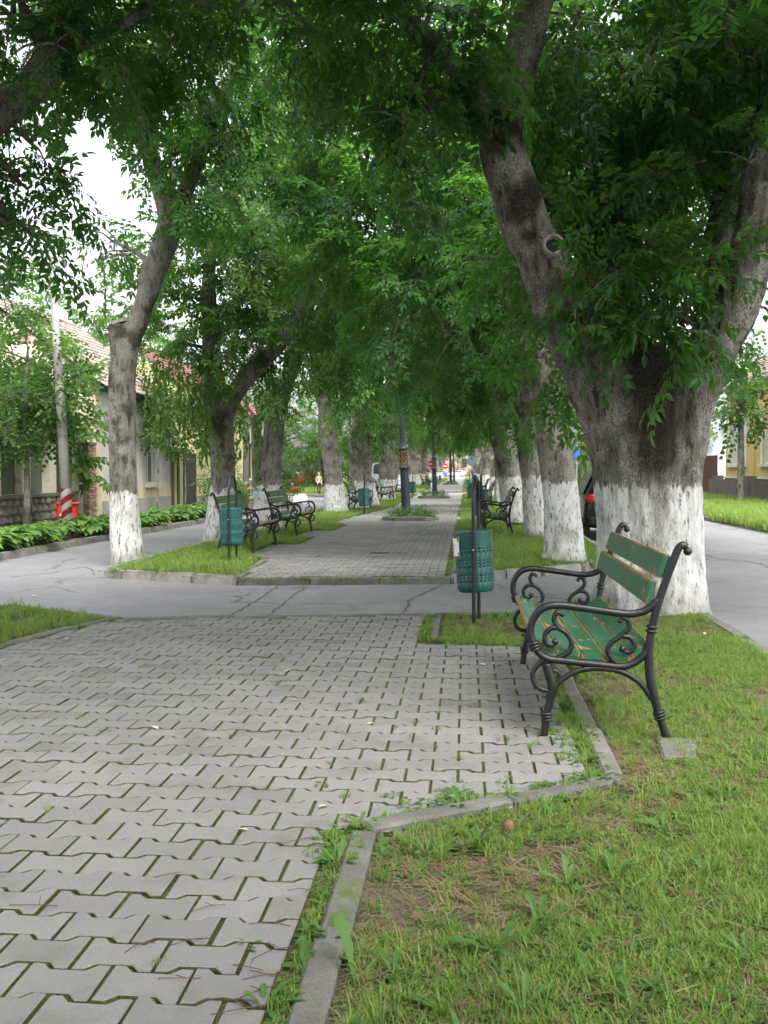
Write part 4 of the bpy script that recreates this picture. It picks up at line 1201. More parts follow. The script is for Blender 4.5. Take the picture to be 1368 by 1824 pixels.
l5b = [B(650, 720, 35, 1.2), B(610, 680, 35.2, 1.1), B(690, 700, 34.6, 1.2), B(650, 600, 35.4, 2.2), B(720, 620, 34.6, 1.8), B(640, 760, 34.8, .6), B(700, 760, 34.4, .5)]
tree('ash_tree', 'squat left trunk with a low buttress beside the bin and bench', 'trees of the left avenue row', l5, l5b, 9, 0.96, 'bark', 0.05, 0.014, 0.04, 40, 1.3)
l6 = [pxlimb([(689, 898, 44.5, .5), (689, 886, 44.5, .42), (690, 850, 44.5, .38), (688, 800, 44.5, .36), (690, 740, 44.5, .26), (700, 660, 44.5, .2)]),
      pxlimb([(700, 850, 44.5, .2), (706, 790, 44.5, .18), (700, 730, 44.5, .14)])]
l6b = [B(700, 730, 43.6, 1.5), B(740, 660, 43, 1.5), B(680, 640, 44, 2.4), B(760, 640, 43, 2.2), B(720, 560, 43.6, 2.8), B(690, 660, 43.4, 1.2)]
tree('ash_tree', 'twin stemmed left trunk behind the two far benches', 'trees of the left avenue row', l6, l6b, 10, 0.98, 'bark', 0.06, 0.014, 0.04, 36, 1.4)

# overhanging tree just outside the left edge: its limb and leaves reach in
l0 = [([Vector((-4.75, 7.2, 0)), Vector((-4.75, 7.2, .4)), Vector((-4.7, 7.2, 1.5)), Vector((-4.6, 7.25, 2.8)), P(-60, 240, 7.3), P(40, 170, 7.3), P(95, 100, 7.3), P(115, 50, 7.3), P(125, -60, 7.4)], [.36, .28, .25, .24, .16, .13, .125, .11, .09]),
      ([P(100, 90, 7.3), P(60, 50, 7.2), P(30, -10, 7.2)], [.08, .06, .05]),
      ([P(105, 85, 7.3), P(180, 60, 7.3), P(280, 10, 7.3)], [.08, .05, .03])]
l0b = [B(20, 40, 7.4, .55), B(160, 20, 7.5, .5), B(250, 40, 7.6, .45), B(340, 10, 7.8, .5), B(15, 210, 7.5, .42, .8), B(60, 260, 7.6, .24, .7), B(40, 330, 7.5, .26, .8), B(15, 410, 7.5, .2, .8), B(440, 20, 7.9, .45), B(60, 420, 7.6, .1), B(540, 10, 8.2, .5), B(300, 90, 8, .3)]
for k in range(14):  # overhead clumps out of view, added to darken the near paving
    l0b.append((Vector((ro.uniform(-6.5, -2.2), ro.uniform(3.2, 8.5), ro.uniform(5.6, 7.6))), ro.uniform(.7, 1.0), 1.5))
tree('ash_tree', 'overhanging tree at the left edge, only its mossy limb and dark leaves in view', 'trees of the left avenue row', l0, l0b + [B(70, 80, 6.9, .3), B(130, 60, 6.9, .28), B(30, 150, 6.9, .25), B(10, 60, 7, .35)], 11, 1.0, 'bark', 0.04, 0.014, 0.03, 88, 0.74)

# the rest of both rows: copies of three grown trees
def grown(seed, h=11.0):
    r = random.Random(seed)
    top = Vector((r.uniform(-.5, .5), r.uniform(-.5, .5), 3.6))
    limbs = [([Vector((0, 0, 0)), Vector((0, 0, .25)), Vector((r.uniform(-.1, .1), 0, 1.4)), top * 0.75, top], [.46, .38, .32, .3, .28])]
    for k in range(3):
        a = k * 2.1 + r.uniform(-.4, .4)
        d = Vector((math.cos(a), math.sin(a), 0))
        limbs.append(([top * 0.85, top + d * 1.0 + Vector((0, 0, 1.4)), top + d * 2.0 + Vector((0, 0, 3.4)), top + d * 2.3 + Vector((0, 0, 5.4))], [.22, .17, .12, .07]))
    bl = []
    for k in range(24):
        z = r.uniform(4.9, h)
        q = r.uniform(0.6, 3.6) * math.sqrt(max(.15, 1 - ((z - 6.5) / 6) ** 2))
        a = r.uniform(0, 2 * pi)
        bl.append((Vector((q * math.cos(a), q * math.sin(a), z)), r.uniform(1.0, 1.7), 1.0))
    for k in range(6):
        a = r.uniform(0, 2 * pi); q = r.uniform(1.2, 2.8)
        bl.append((Vector((q * math.cos(a), q * math.sin(a), r.uniform(4.7, 5.3))), .8, 1.0))
    return limbs, bl
masters = []
def far_tree(px_y, x, seed, label, group, rz, s, ww):
    pass
for k in range(3):
    li, bl = grown(40 + k)
    masters.append(tree('ash_tree', 'white footed tree in the far part of the avenue', 'far trees of the avenue', li, bl, 40 + k, 1.05, 'bark', 0.07, 0.014, 0.05, 26, 1.5, None, 'backlit_mix', SPRAY + SPRAY_L[:2]))  # light leaf colour mixed in to brighten the far tunnel as if lit
spots = [(-4.1, 52, .8), (-4.3, 69, 1.0), (-4.2, 75, .9), (-4.1, 82, 1.0), (-4.3, 90, 1.05), (-4.0, 98, .95), (-4.2, 107, 1.0), (-4.1, 116, 1.0), (-4.2, 126, 1.0), (-4.1, 138, 1.0), (-4.2, 152, 1.0), (-4.1, 168, 1.0),
         (1.55, 30.5, .82), (1.35, 37.5, .8), (1.5, 44, .85), (1.45, 51, .85), (1.4, 69, .95), (1.5, 77, 1.0), (1.4, 85, 1.0), (1.5, 94, 1.0), (1.4, 104, 1.0), (1.5, 115, 1.0), (1.4, 128, 1.0), (1.5, 142, 1.0), (1.4, 158, 1.0),
         (-4.4, -1.5, .95), (1.9, -3.0, .95), (-4.4, -8.5, 1.0), (1.9, -10, 1.0)]  # this last row: unseen trees added behind the camera for shade
for i, (x, y, s) in enumerate(spots):
    t = masters[i] if i < 3 else copy_tree(masters[i % 3])
    t.location = (x, y, -0.02)
    t.rotation_euler = (0, 0, i * 2.4)
    t.scale = (s, s, s)
    t['label'] = 'white footed tree far down the ' + ('left' if x < 0 else 'right') + ' row of the avenue'
    for q, lb in ((52, 'slim left tree just before the second crossing'), (30.5, 'right row tree standing level with the first lamp post'), (37.5, 'right row tree behind the third right bench'),
                  (44, 'right row tree behind the bench with the seated dark jacket'), (51, 'last right row tree before the second crossing'), (69, 'first ' + ('left' if x < 0 else 'right') + ' row tree beyond the second crossing')):
        if abs(y - q) < .1: t['label'] = lb
    if y < 0: t['label'] = 'unseen shade tree added behind the camera on the ' + ('left' if x < 0 else 'right') + (', nearer one' if y > -5 else ', farther one')

# ------------------------------------------------------------------ trees and shrubs off the median
def bushy(name, label, group, loc, h, rad, seed, key, protos, per=40, size=1.0, stem=0.08, low=0.2, cat='tree', n=14):
    r = random.Random(seed)
    li = [([Vector((0, 0, -.05)), Vector((0.02, 0, h * .2)), Vector((r.uniform(-.1, .1), 0, h * .5)), Vector((r.uniform(-.2, .2), r.uniform(-.2, .2), h * .8))], [stem * 1.2, stem, stem * .8, stem * .4])]
    bl = []
    for k in range(n):
        z = h * r.uniform(low, 1.0)
        q = rad * math.sqrt(max(.1, 1 - ((z / h - (1 + low) / 2) / ((1 - low) / 2 * 1.1)) ** 2)) * r.uniform(.3, .8)
        a = r.uniform(0, 2 * pi)
        bl.append((Vector((q * math.cos(a), q * math.sin(a), z)), rad * r.uniform(.35, .5), 1.0))
    t = tree(name, label, group, li, bl, seed, -9.0, 'bark_smooth', max(.02, stem * .35), 0.004, .01, per, size, None, key, protos, cat)
    t.location = loc
    return t
bushy('young_tree', 'young broad leaved tree with a slim crooked stem in front of the low stone wall', None, G(48, 953), 4.9, 1.25, 61, 'broad', SPRAY_B, 210, .7, .07, .36)
bushy('young_tree', 'small young tree with a thin stem in front of the grey house window', None, G(280, 916), 4.4, 1.15, 62, 'broad', SPRAY_B, 120, .8, .035, .5)
bushy('young_tree', 'thin sapling standing before the dark gate', None, G(330, 910), 4.2, 1.1, 63, 'broad', SPRAY_B, 110, .8, .03, .5)
bushy('young_tree', 'young tree with a dark stem before the yellow building', None, G(1318, 900), 6.6, 2.1, 64, 'broad', SPRAY_B, 60, 1.3, .14, .48)
for i, (x, y, h, rd, key, pr, lb) in enumerate([
        (-13.5, 66, 9, 3.6, 'ash', SPRAY, 'dark leafy tree behind the side street, seen left of the tall pale trunk'),
        (-10.5, 72, 7, 3.0, 'light', SPRAY_L, 'light green tree beyond the side street behind the pedestrian'),
        (-18, 62, 10, 4.0, 'ash', SPRAY, 'tall dark tree at the back of the side street'),
        (-8.6, 92, 8, 3.2, 'light', SPRAY_L, 'bright tree along the left road far off'),
        (-12, 120, 11, 5, 'ash', SPRAY, 'far dark tree left of the avenue'),
        (11.5, 62, 8, 3.6, 'light', SPRAY_L, 'bright green tree past the yellow building'),
        (10, 85, 9, 4, 'light', SPRAY_L, 'bright tree beyond the parked car on the right road'),
        (12, 120, 11, 5, 'ash', SPRAY, 'far dark tree right of the avenue'),
        (14.8, 37, 10, 3.4, 'light', SPRAY_L, 'pale tree rising over the yellow building'),
        (-11.3, 23.8, 5.6, 1.5, 'light', SPRAY_L, 'light green tree behind the low stone wall'),
        (-15, 43, 8.5, 2.6, 'light', SPRAY_L, 'light green tree rising behind the tiled roof'),
        (-2, 250, 16, 9, 'ash', SPRAY, 'mass of a tall tree closing the end of the avenue'),
        (9, 240, 15, 9, 'light', SPRAY_L, 'pale tree at the far end, right of the avenue'),
        (-14, 235, 16, 9, 'ash', SPRAY, 'big tree at the far end, left of the avenue')]):
    bushy('leafy_tree', lb, None, (x, y, 0), h, rd, 70 + i, key, pr, 16 if h < 14 else 5, 2.0 if h < 14 else 3.5, .16, .12, 'tree', 20)
# shrubs
for i, (px, py, h, rd, lb) in enumerate([(415, 920, 1.2, .6, 'round dark shrub left of the second striped pole'), (452, 914, 1.1, .5, 'shrub right of the second striped pole'), (518, 900, 1.5, 1.0, 'shrub on the side street corner with red blooms')]):
    p = G(px, py); p.x -= .5
    bushy('shrub', lb, None, p, h, rd, 90 + i, 'broad', SPRAY_B, 120, .5, .03, .1, 'shrub', 12)
# trailing light green strands
st = []
rs = random.Random(33)
for px, py, Y, n, L in ((285, 640, 17.5, 6, 1.2), (310, 660, 17.6, 6, 1.2), (345, 640, 17.4, 8, 1.4), (365, 700, 17.4, 5, 1.2), (262, 620, 17.8, 4, .9), (440, 700, 21.8, 5, 1.2), (452, 720, 21.8, 4, 1.2), (545, 640, 21.5, 5, .8), (100, 430, 9.5, 4, .35), (160, 400, 14, 4, .6), (200, 450, 14.5, 4, .7)):
    for k in range(n):
        st.append((P(px + rs.uniform(-22, 22), py + rs.uniform(-20, 40), Y + rs.uniform(-.3, .3)), L * rs.uniform(.6, 1.2)))
t = empty('creeper', (0, 0, 0), 0, 'pale green creeper trailing from the boughs before the houses', 'creeper')
o = scatter('strands', [q for q, _ in st], [(rs.uniform(-.15, .15), rs.uniform(-.15, .15), rs.uniform(0, 6)) for _ in st], [l for _, l in st], [rs.randint(0, 2) for _ in st], 'strand', STRAND, t)

# ------------------------------------------------------------------ hosta bed along the left kerb
HM = []
for k in range(3):
    r = random.Random(100 + k)
    mb_ = MB()
    for i in range(34):
        a = r.uniform(0, 2 * pi); up = r.uniform(0.25, 1.1)
        d = Vector((math.cos(a), math.sin(a), up * 1.7))
        b = Vector((0, 0, 0.03)) + d.normalized() * r.uniform(0.18, 0.32)
        mb_.tube([Vector((0, 0, 0)), b], [.006, .004], 3, 0, False)
        leaflet(mb_, b, Vector((math.cos(a), math.sin(a), up * .25)), Vector((0, 0, 1)), r.uniform(.2, .27), .16, 0, .1, .45)
    HM.append(mb_.mesh('hosta', M['hosta'], True))
p1x = G(122, 954).x / G(122, 954).y
for i in range(48):
    y = 12.5 + i * 0.42 + rs.uniform(-.1, .1)
    for row in range(2):
        if 25.0 < y < 25.5: continue
        x = np.interp(y, [q[1] for q in left_kerb], [q[0] for q in left_kerb]) - 0.32 - row * 0.45 + rs.uniform(-.06, .06)
        if y > 31.5: continue
        if 17.6 < y < 20.9 and abs(x / y - p1x) < .012: continue     # bare gap in front of the pole
        o = link('hosta', HM[(i + row) % 3], None, (x, y, -0.01), (0, 0, rs.uniform(0, 6)), (rs.uniform(.7, 1.3),) * 3)
        tag(o, 'leafy light green hosta in the bed along the left kerb', 'hosta', 'hostas in the bed along the left kerb')

# ------------------------------------------------------------------ cast iron bench (built in side view: u = depth, z = height)
def bz(l): return [((x - 340) / 1330.0, (1490 - y) / 1330.0) for x, y in l]
def uvz(l, y=0.0): return [Vector((u, y, z)) for u, z in bz(l)]
def rod(mb, pts, r, k=6, n=10):
    if hasattr(r, '__len__'):
        p, rr = spline(pts, r, k)
    else:
        p = spline(pts, None, k); rr = r
    mb.tube(p, rr, n)
def collar(mb, p, axis, r, n=2, gap=0.016):
    q = Vector(axis).to_track_quat('Z', 'Y')
    for i in range(n):
        b = len(mb.v)
        mb.lathe([(r * .8, -.008), (r, -.004), (r, .004), (r * .8, .008)], 12)
        for k in range(b, len(mb.v)):
            mb.v[k] = tuple(q @ (Vector(mb.v[k]) + Vector((0, 0, (i - (n - 1) / 2) * gap))) + p)
def frame_meshes():
    f = MB()
    rod(f, uvz([(350, 1000), (372, 1080), (392, 1150), (378, 1240), (355, 1340), (338, 1492)]), [.024, .026, .026, .022, .020, .021])
    collar(f, uvz([(352, 1360)])[0], (-.1, 0, 1), .031, 3)
    f.ball(uvz([(335, 1222)])[0], .011, 6)
    rod(f, uvz([(1155, 1492), (1100, 1330), (1060, 1185), (1035, 1050), (1030, 900), (1045, 760), (1082, 600), (1132, 440), (1182, 300), (1212, 222), (1240, 192), (1270, 205)]), [.022, .02, .024, .024, .022, .02, .022, .021, .021, .02, .02, .018])
    collar(f, uvz([(1104, 1335)])[0], (.25, 0, -1), .031, 3)
    collar(f, uvz([(1046, 755)])[0], (.15, 0, 1), .03, 2, .022)
    f.ball(uvz([(1276, 232)])[0], .022, 8)
    rod(f, uvz([(268, 880), (300, 930), (360, 965), (430, 975), (700, 1000), (850, 1012), (935, 985), (1000, 930), (1040, 880)]), .0185)
    rod(f, uvz([(392, 1180), (420, 1140), (470, 1095), (560, 1045), (690, 1024), (830, 1040), (935, 1090), (1000, 1150), (1050, 1225)]), .0155)
    rod(f, uvz([(350, 960), (300, 1000), (262, 1050), (262, 1110), (300, 1165), (365, 1185)]), .014)
    rod(f, uvz([(372, 1062), (402, 1045), (432, 1062), (440, 1098), (415, 1135), (388, 1150)]), .010)
    a = MB()
    rod(a, uvz([(268, 880), (243, 800), (250, 722), (290, 650), (350, 612), (440, 603), (610, 622), (780, 645), (890, 655), (985, 640), (1050, 598), (1082, 560)]), [.021, .02, .02, .021, .021, .02, .02, .02, .02, .02, .021, .021])
    collar(a, uvz([(268, 880)])[0], (-.3, 0, 1), .032, 3)
    s = []
    for pts, ball1, sp, ball2 in (
        ([(452, 662), (418, 652), (398, 695), (425, 750), (486, 795), (518, 860), (490, 925), (420, 960)], (452, 664), [(440, 758), (380, 758), (340, 800), (348, 855), (385, 872), (412, 852)], (408, 850)),
        ([(838, 702), (858, 682), (892, 702), (892, 755), (842, 805), (775, 855), (758, 905), (785, 960), (815, 985)], (838, 704), [(855, 806), (905, 815), (932, 862), (905, 912), (862, 908)], (856, 892))):
        m = MB()
        rod(m, uvz(pts), [.011] + [.0135] * (len(pts) - 2) + [.012])
        m.ball(uvz([ball1])[0], .014, 6)
        rod(m, uvz(sp), [.0135] * (len(sp) - 1) + [.010])
        m.ball(uvz([ball2])[0], .018, 6)
        s.append(m)
    return f, a, s
_f, _a, _s = frame_meshes()
FM, AM, SM = _f.mesh('side_frame', M['iron'], True), _a.mesh('armrest', M['iron'], True), [q.mesh('scroll', M['iron'], True) for q in _s]
BENCH_L = 1.92
def slat_mesh(name, w_, t_, L):
    bm = bmesh.new()
    bmesh.ops.create_cube(bm, size=1)
    for v in bm.verts: v.co = Vector((v.co.x * w_, v.co.y * L, v.co.z * t_))
    bmesh.ops.bevel(bm, geom=bm.edges[:], offset=0.006, segments=2, affect='EDGES')
    me = bpy.data.meshes.new(name); bm.to_mesh(me); bm.free()
    me.materials.append(M['paintwood'])
    return me
SL, BL = slat_mesh('seat_slat', .118, .034, BENCH_L - .03), slat_mesh('back_slat', .124, .034, BENCH_L - .03)
def make_bench():
    t = empty('park_bench', (0, 0, 0), 0, 'green slatted bench with black scrolled iron ends and chipped paint, nearest the camera', 'bench', 'benches along the walk')
    for y in (0, BENCH_L):
        f = link('side_frame', FM, t, (0, y, 0))
        link('armrest', AM, f)
        for s in SM: link('scroll', s, f)
    for u, z, a in ((-.003, .452, .40), (.118, .418, .06), (.243, .402, .03), (.368, .397, -.05), (.482, .438, -.62)):
        link('seat_slat', SL, t, (u, BENCH_L / 2, z), (0, a, 0))
    for (x, y) in ((1141, 335), (1058, 512)):
        (u, z), = bz([(x, y)])
        link('back_slat', BL, t, (u - .012, BENCH_L / 2, z), (0, math.radians(-72 - (4 if y > 400 else 0)) + pi, 0))
    return t
bench = make_bench()
bp = G(968, 1310)
bench.location = (bp.x + .005, bp.y, 0)
bpy.context.view_layer.update()
def put_bench(x, y, face, label):
    b = copy_tree(bench)
    b['label'] = label
    if face == 'L':                      # stands on the left side, faces the walk
        b.rotation_euler = (0, 0, pi); b.location = (x, y + BENCH_L, 0)
    else:
        b.rotation_euler = (0, 0, 0); b.location = (x, y, 0)
    return b
put_bench(-3.43, 16.15, 'L', 'green bench partly hidden behind the left litter bin')
put_bench(-3.40, 20.2, 'L', 'green bench standing in front of the third left trunk')
put_bench(-3.25, 32.6, 'L', 'dark bench half hidden behind the bin in the left grass')
put_bench(-3.1, 41.6, 'L', 'dark bench before the twin stemmed left trunk')
put_bench(-2.95, 47.4, 'L', 'dark bench partly behind the first lamp post')
put_bench(-2.9, 78.6, 'L', 'far bench on which the person in the brown checked shirt sits')
put_bench(.37, 20.8, 'R', 'dark green bench on the right grass just past the bin')
put_bench(.36, 35.4, 'R', 'second of the far benches on the right side')
put_bench(.36, 45.2, 'R', 'far right bench on which the person in dark jacket sits')
# concrete footings under the nearest bench
for (px, py, sx, lb) in ((1192, 1330, .15, 'concrete footing under the back leg of the nearest bench'),):
    p = G(px, py)
    mbk = MB(); mbk.prism([(-.1, -.26), (.06, -.24), (.13, .08), (-.06, .14)], -.05, .006, inset=.012)
    tag(mbk.obj('concrete_footing', M['kerb'], None, False, (p.x + .03, p.y + .05, 0)), lb, 'footing')

# ------------------------------------------------------------------ perforated litter bin hung in a hoop
def bin_shell():
    nseg, hh, R = 72, .545, .17
    zs = [0.0, .012, .03, .09]
    z = .09
    rows = []
    for band in range(3):
        for k in range(3 if band < 2 else 2):
            zs += [z + .011]; rows.append((len(zs) - 2)); zs += [z + .026]; z += .026
        z += .055; zs.append(z)
    zs = sorted(set(round(q, 4) for q in zs if q < hh - .02)) + [hh - .012, hh]
    vs, fs = [], []
    def rad(z): return R * (.90 + .1 * min(1, z / .03)) * (0.985 + .03 * z)
    for z in zs:
        for k in range(nseg):
            a = 2 * pi * k / nseg
            rr = rad(z) + (.007 if z > hh - .013 else 0) + (.0025 if .2 < z < .21 or .36 < z < .37 else 0)
            vs.append((rr * math.cos(a), rr * math.sin(a), z))
    for i in range(len(zs) - 1):
        hole = .008 < zs[i + 1] - zs[i] < .0125 and .09 <= zs[i] < .42
        for k in range(nseg):
            if hole and k % 3 == 1: continue
            fs.append((i * nseg + k, i * nseg + (k + 1) % nseg, (i + 1) * nseg + (k + 1) % nseg, (i + 1) * nseg + k))
    fs.append(tuple(range(nseg - 1, -1, -1)))
    mb = MB(); mb.add(vs, fs)
    me = mb.mesh('basket', M['bin'], True)
    return me
BASKET = bin_shell()
mbk = MB()
a_, b_ = .205, 1.27
pts = [Vector((0, -a_, -.1)), Vector((0, -a_, .5)), Vector((0, -a_, 1.0)), Vector((0, -a_ * .93, 1.12)), Vector((0, -a_ * .6, 1.24)), Vector((0, 0, 1.285)), Vector((0, a_ * .6, 1.24)), Vector((0, a_ * .93, 1.12)), Vector((0, a_, 1.0)), Vector((0, a_, .5)), Vector((0, a_, -.1))]
mbk.tube(spline(pts, None, 5), .017, 10)
HOOP = mbk.mesh('hoop', M['iron'], True)
mbk = MB()
for s in (-1, 1):
    mbk.tube([Vector((0, s * .15, .66)), Vector((0, s * .235, .66))], .006, 6)
    mbk.box((-.03, s * .225 - .004, .655), (.03, s * .225 + .004, .663))
BRK = mbk.mesh('bracket', M['iron'])
mbk = MB()
for s in (-1, 1): mbk.ball((0, s * .228, .66), .0095, 6)
BOLT = mbk.mesh('bolt', M['steel'], True)
def make_bin():
    t = empty('litter_bin', (0, 0, 0), 0, 'teal perforated litter bin with a torn white paper stuck on it, beside the nearest bench', 'litter bin', 'litter bins along the walk')
    b = link('basket', BASKET, t, (0, 0, .275), (0, math.radians(-3.5), 0))
    s = b.modifiers.new('thick', 'SOLIDIFY'); s.thickness = .003
    link('hoop', HOOP, t); link('bracket', BRK, t); link('bolt', BOLT, t)
    return t
lbin = make_bin()
bl_ = [((.37, 25.0), 'bin standing behind the nearest one, seen in line with it'), ((.28, 42), 'third bin in line on the right side of the walk'), ((.2, 60), 'small far bin on the right near the grey backed road sign'), (tuple(G(409, 1004).xy + Vector((0, .2))), 'teal bin on the left grass in front of the first left bench'), (tuple(G(649, 916).xy), 'teal bin on the left grass before the squat trunk'),
       (tuple(G(735, 887).xy), 'bin at the far end of the left grass by the crossing'), ((-2.85, 98), 'far left bin beyond the seated person'), ((-2.85, 112), 'farthest small bin of the left row')]
for (x, y), lb in bl_:
    c = copy_tree(lbin); c['label'] = lb; c.location = (x, y, -.02); c.rotation_euler = (0, 0, rs.uniform(-.06, .06))
p0, p1 = G(843, 1110), G(855, 1101)
lbin.location = (p0.x + .03, p0.y + .19, -.01)
lbin.rotation_euler = (0, math.radians(-.5), -.12)
# torn notice
mbk = MB()
R_ = .179
def notice(mb, a0, a1, z0, z1, r, ragged=0.0, seed=1):
    r_ = random.Random(seed)
    n = 6
    top = [(a0 + (a1 - a0) * i / n, z1 + r_.uniform(-1, 1) * ragged) for i in range(n + 1)]
    bot = [(a0 + (a1 - a0) * i / n, z0 + r_.uniform(-1, 1) * ragged) for i in range(n + 1)]
    vs = [(r * math.cos(a), r * math.sin(a), z) for a, z in top + bot]
    mb.add(vs, [(n + 1 + i, n + 2 + i, i + 1, i) for i in range(n)])
bpy.context.view_layer.update()
nb = bpy.data.objects[[c for c in lbin.children if c.name.startswith('basket')][0].name]
notice(mbk, math.radians(-172), math.radians(-128), .33, .49, .1795, .004)
po = mbk.obj('notice_paper', M['paper'], None, False)
po.matrix_world = nb.matrix_world.copy()
tag(po, 'torn white paper notice taped to the nearest bin', 'paper')
mbk = MB(); notice(mbk, math.radians(-136), math.radians(-124), .46, .505, .1805, .008, 2); notice(mbk, math.radians(-133), math.radians(-124), .32, .37, .1805, .008, 3)
mbk.obj('brown_tape', M['tape'], po)
mbk = MB()
for k in range(4): notice(mbk, math.radians(-160), math.radians(-150 + 6 * (k % 2)), .435 - k * .012, .438 - k * .012, .1802)
mbk.obj('faint_print', M['sign_back'], po)

# ------------------------------------------------------------------ lamp posts in kerbed flower beds
def lantern(t, c, sc=1.0):
    mb = MB()
    mb.lathe([(.05 * sc, -.02), (.07 * sc, 0), (.05 * sc, .03)], 6, 0, c)
    mb.lathe([(.15 * sc, .36 * sc), (.165 * sc, .375 * sc), (.10 * sc, .45 * sc), (.03 * sc, .52 * sc), (.015 * sc, .6 * sc)], 6, 0, c)
    for k in range(6):
        a = 2 * pi * k / 6
        mb.tube([Vector(c) + Vector((.07 * sc * math.cos(a), .07 * sc * math.sin(a), 0)), Vector(c) + Vector((.145 * sc * math.cos(a), .145 * sc * math.sin(a), .37 * sc))], .008 * sc, 4)
    l = mb.obj('lantern', M['lamp_paint'], t)
    g = MB(); g.lathe([(.062 * sc, .01), (.135 * sc, .36 * sc)], 6, 0, c)
    g.obj('lamp_glass', M['lamp_glass'], l)
def make_lamp():
    t = empty('street_lamp', (0, 0, 0), 0, 'dark lamp post with gold ornament band rising from the nearest flower bed', 'street lamp', 'lamp posts down the middle of the walk')
    mb = MB()
    mb.lathe([(.19, -.05), (.19, .02), (.15, .06), (.135, .3), (.12, 1.3), (.12, 1.34), (.12, 1.5), (.118, 2.0), (.09, 2.05), (.08, 2.2), (.062, 4.0), (.06, 4.3)], 18)
    mb.obj('pole', M['lamp_paint'], t, True)
    mb = MB()
    mb.lathe([(.128, 1.38), (.15, 1.41), (.15, 1.45), (.124, 1.48), (.124, 1.94), (.145, 1.96), (.13, 2.02)], 18)
    mb.obj('band', M['lamp_paint'], t, True)
    mb = MB()
    for k in range(8):
        a = 2 * pi * k / 8
        for z in (1.53, 1.69, 1.85):
            c = Vector((.132 * math.cos(a), .132 * math.sin(a), z))
            p = [c + Vector((-math.sin(a) * .035 * math.cos(q), math.cos(a) * .035 * math.cos(q), .062 * math.sin(q))) for q in np.linspace(0, 2 * pi, 9)]
            mb.tube(p, .0065, 4, 0, False)
    mb.obj('gold_scrollwork', M['gold'], t)
    mb = MB()
    for s in (-1, 1):
        mb.tube(spline([Vector((0, 0, 3.7)), Vector((s * .25, 0, 3.58)), Vector((s * .5, 0, 3.7)), Vector((s * .52, 0, 3.82))], None, 5), .022, 6)
        mb.tube(spline([Vector((0, 0, 3.9)), Vector((s * .18, 0, 4.0)), Vector((s * .3, 0, 3.85)), Vector((s * .22, 0, 3.72))], None, 5), .014, 6)
    mb.obj('bracket_arm', M['lamp_paint'], t, True)
    lantern(t, (0, 0, 4.3), 1.15)
    lantern(t, (-.52, 0, 3.84)); lantern(t, (.52, 0, 3.84))
    return t
lamp = make_lamp()
lamp.location = (-1.70, 29.0, 0); lamp.rotation_euler = (0, -.055, .5)
for (x, y, lb) in ((-1.58, 51.7, 'second lamp post with three lanterns showing between the trees'), (-1.45, 99, 'far lamp post down the walk beyond the crossing'), (-1.4, 122, 'farthest lamp post seen beside the far one')):
    c = copy_tree(lamp); c['label'] = lb; c.location = (x, y, 0); c.rotation_euler = (0, -.03, .5)
def planter(x, y, rw, rd_, label, seed):
    t = empty('flower_bed', (x, y, 0), 0, label, 'flower bed', 'kerbed flower beds under the lamp posts')
    oct_ = [(-rw, -rd_ * .5), (-rw * .55, -rd_), (rw * .55, -rd_), (rw, -rd_ * .5), (rw, rd_ * .5), (rw * .55, rd_), (-rw * .55, rd_), (-rw, rd_ * .5)]
    mb = MB(); mb.prism([(a * .93, b * .93) for a, b in oct_], -.03, .05)
    mb.obj('soil', M['soil'], t)
    for i in range(8):
        a = Vector(oct_[i]); b = Vector(oct_[(i + 1) % 8])
        L = (b - a).length
        bm = bmesh.new(); bmesh.ops.create_cube(bm, size=1)
        for v in bm.verts: v.co = Vector((v.co.x * (L - .01), v.co.y * .08, v.co.z * .16))
        bmesh.ops.bevel(bm, geom=bm.edges[:], offset=.01, segments=1, affect='EDGES')
        me = bpy.data.meshes.new('kerbstone'); bm.to_mesh(me); bm.free(); me.materials.append(M['kerb'])
        c = (a + b) / 2
        link('kerbstone', me, t, (c.x, c.y, .01), (0, 0, math.atan2(b.y - a.y, b.x - a.x)))
    r = np.random.default_rng(seed)
    n = 150
    pts = np.stack([r.uniform(-rw * .8, rw * .8, n), r.uniform(-rd_ * .8, rd_ * .8, n), r.uniform(.06, .24, n)], 1)
    scatter('roses', pts, np.stack([r.normal(0, .3, n), r.uniform(-1.2, -.2, n), r.uniform(0, 6.28, n)], 1), r.uniform(.28, .45, n), r.integers(0, 3, n), 'broad', SPRAY_B, t)
    return t
planter(-1.52, 27.9, .72, .85, 'kerbed bed of low green plants round the first lamp post', 1)
planter(-1.55, 49.5, .75, .9, 'kerbed bed of low plants round the second lamp post', 2)
planter(-1.45, 97.5, .75, .9, 'far flower bed beyond the second crossing', 3)

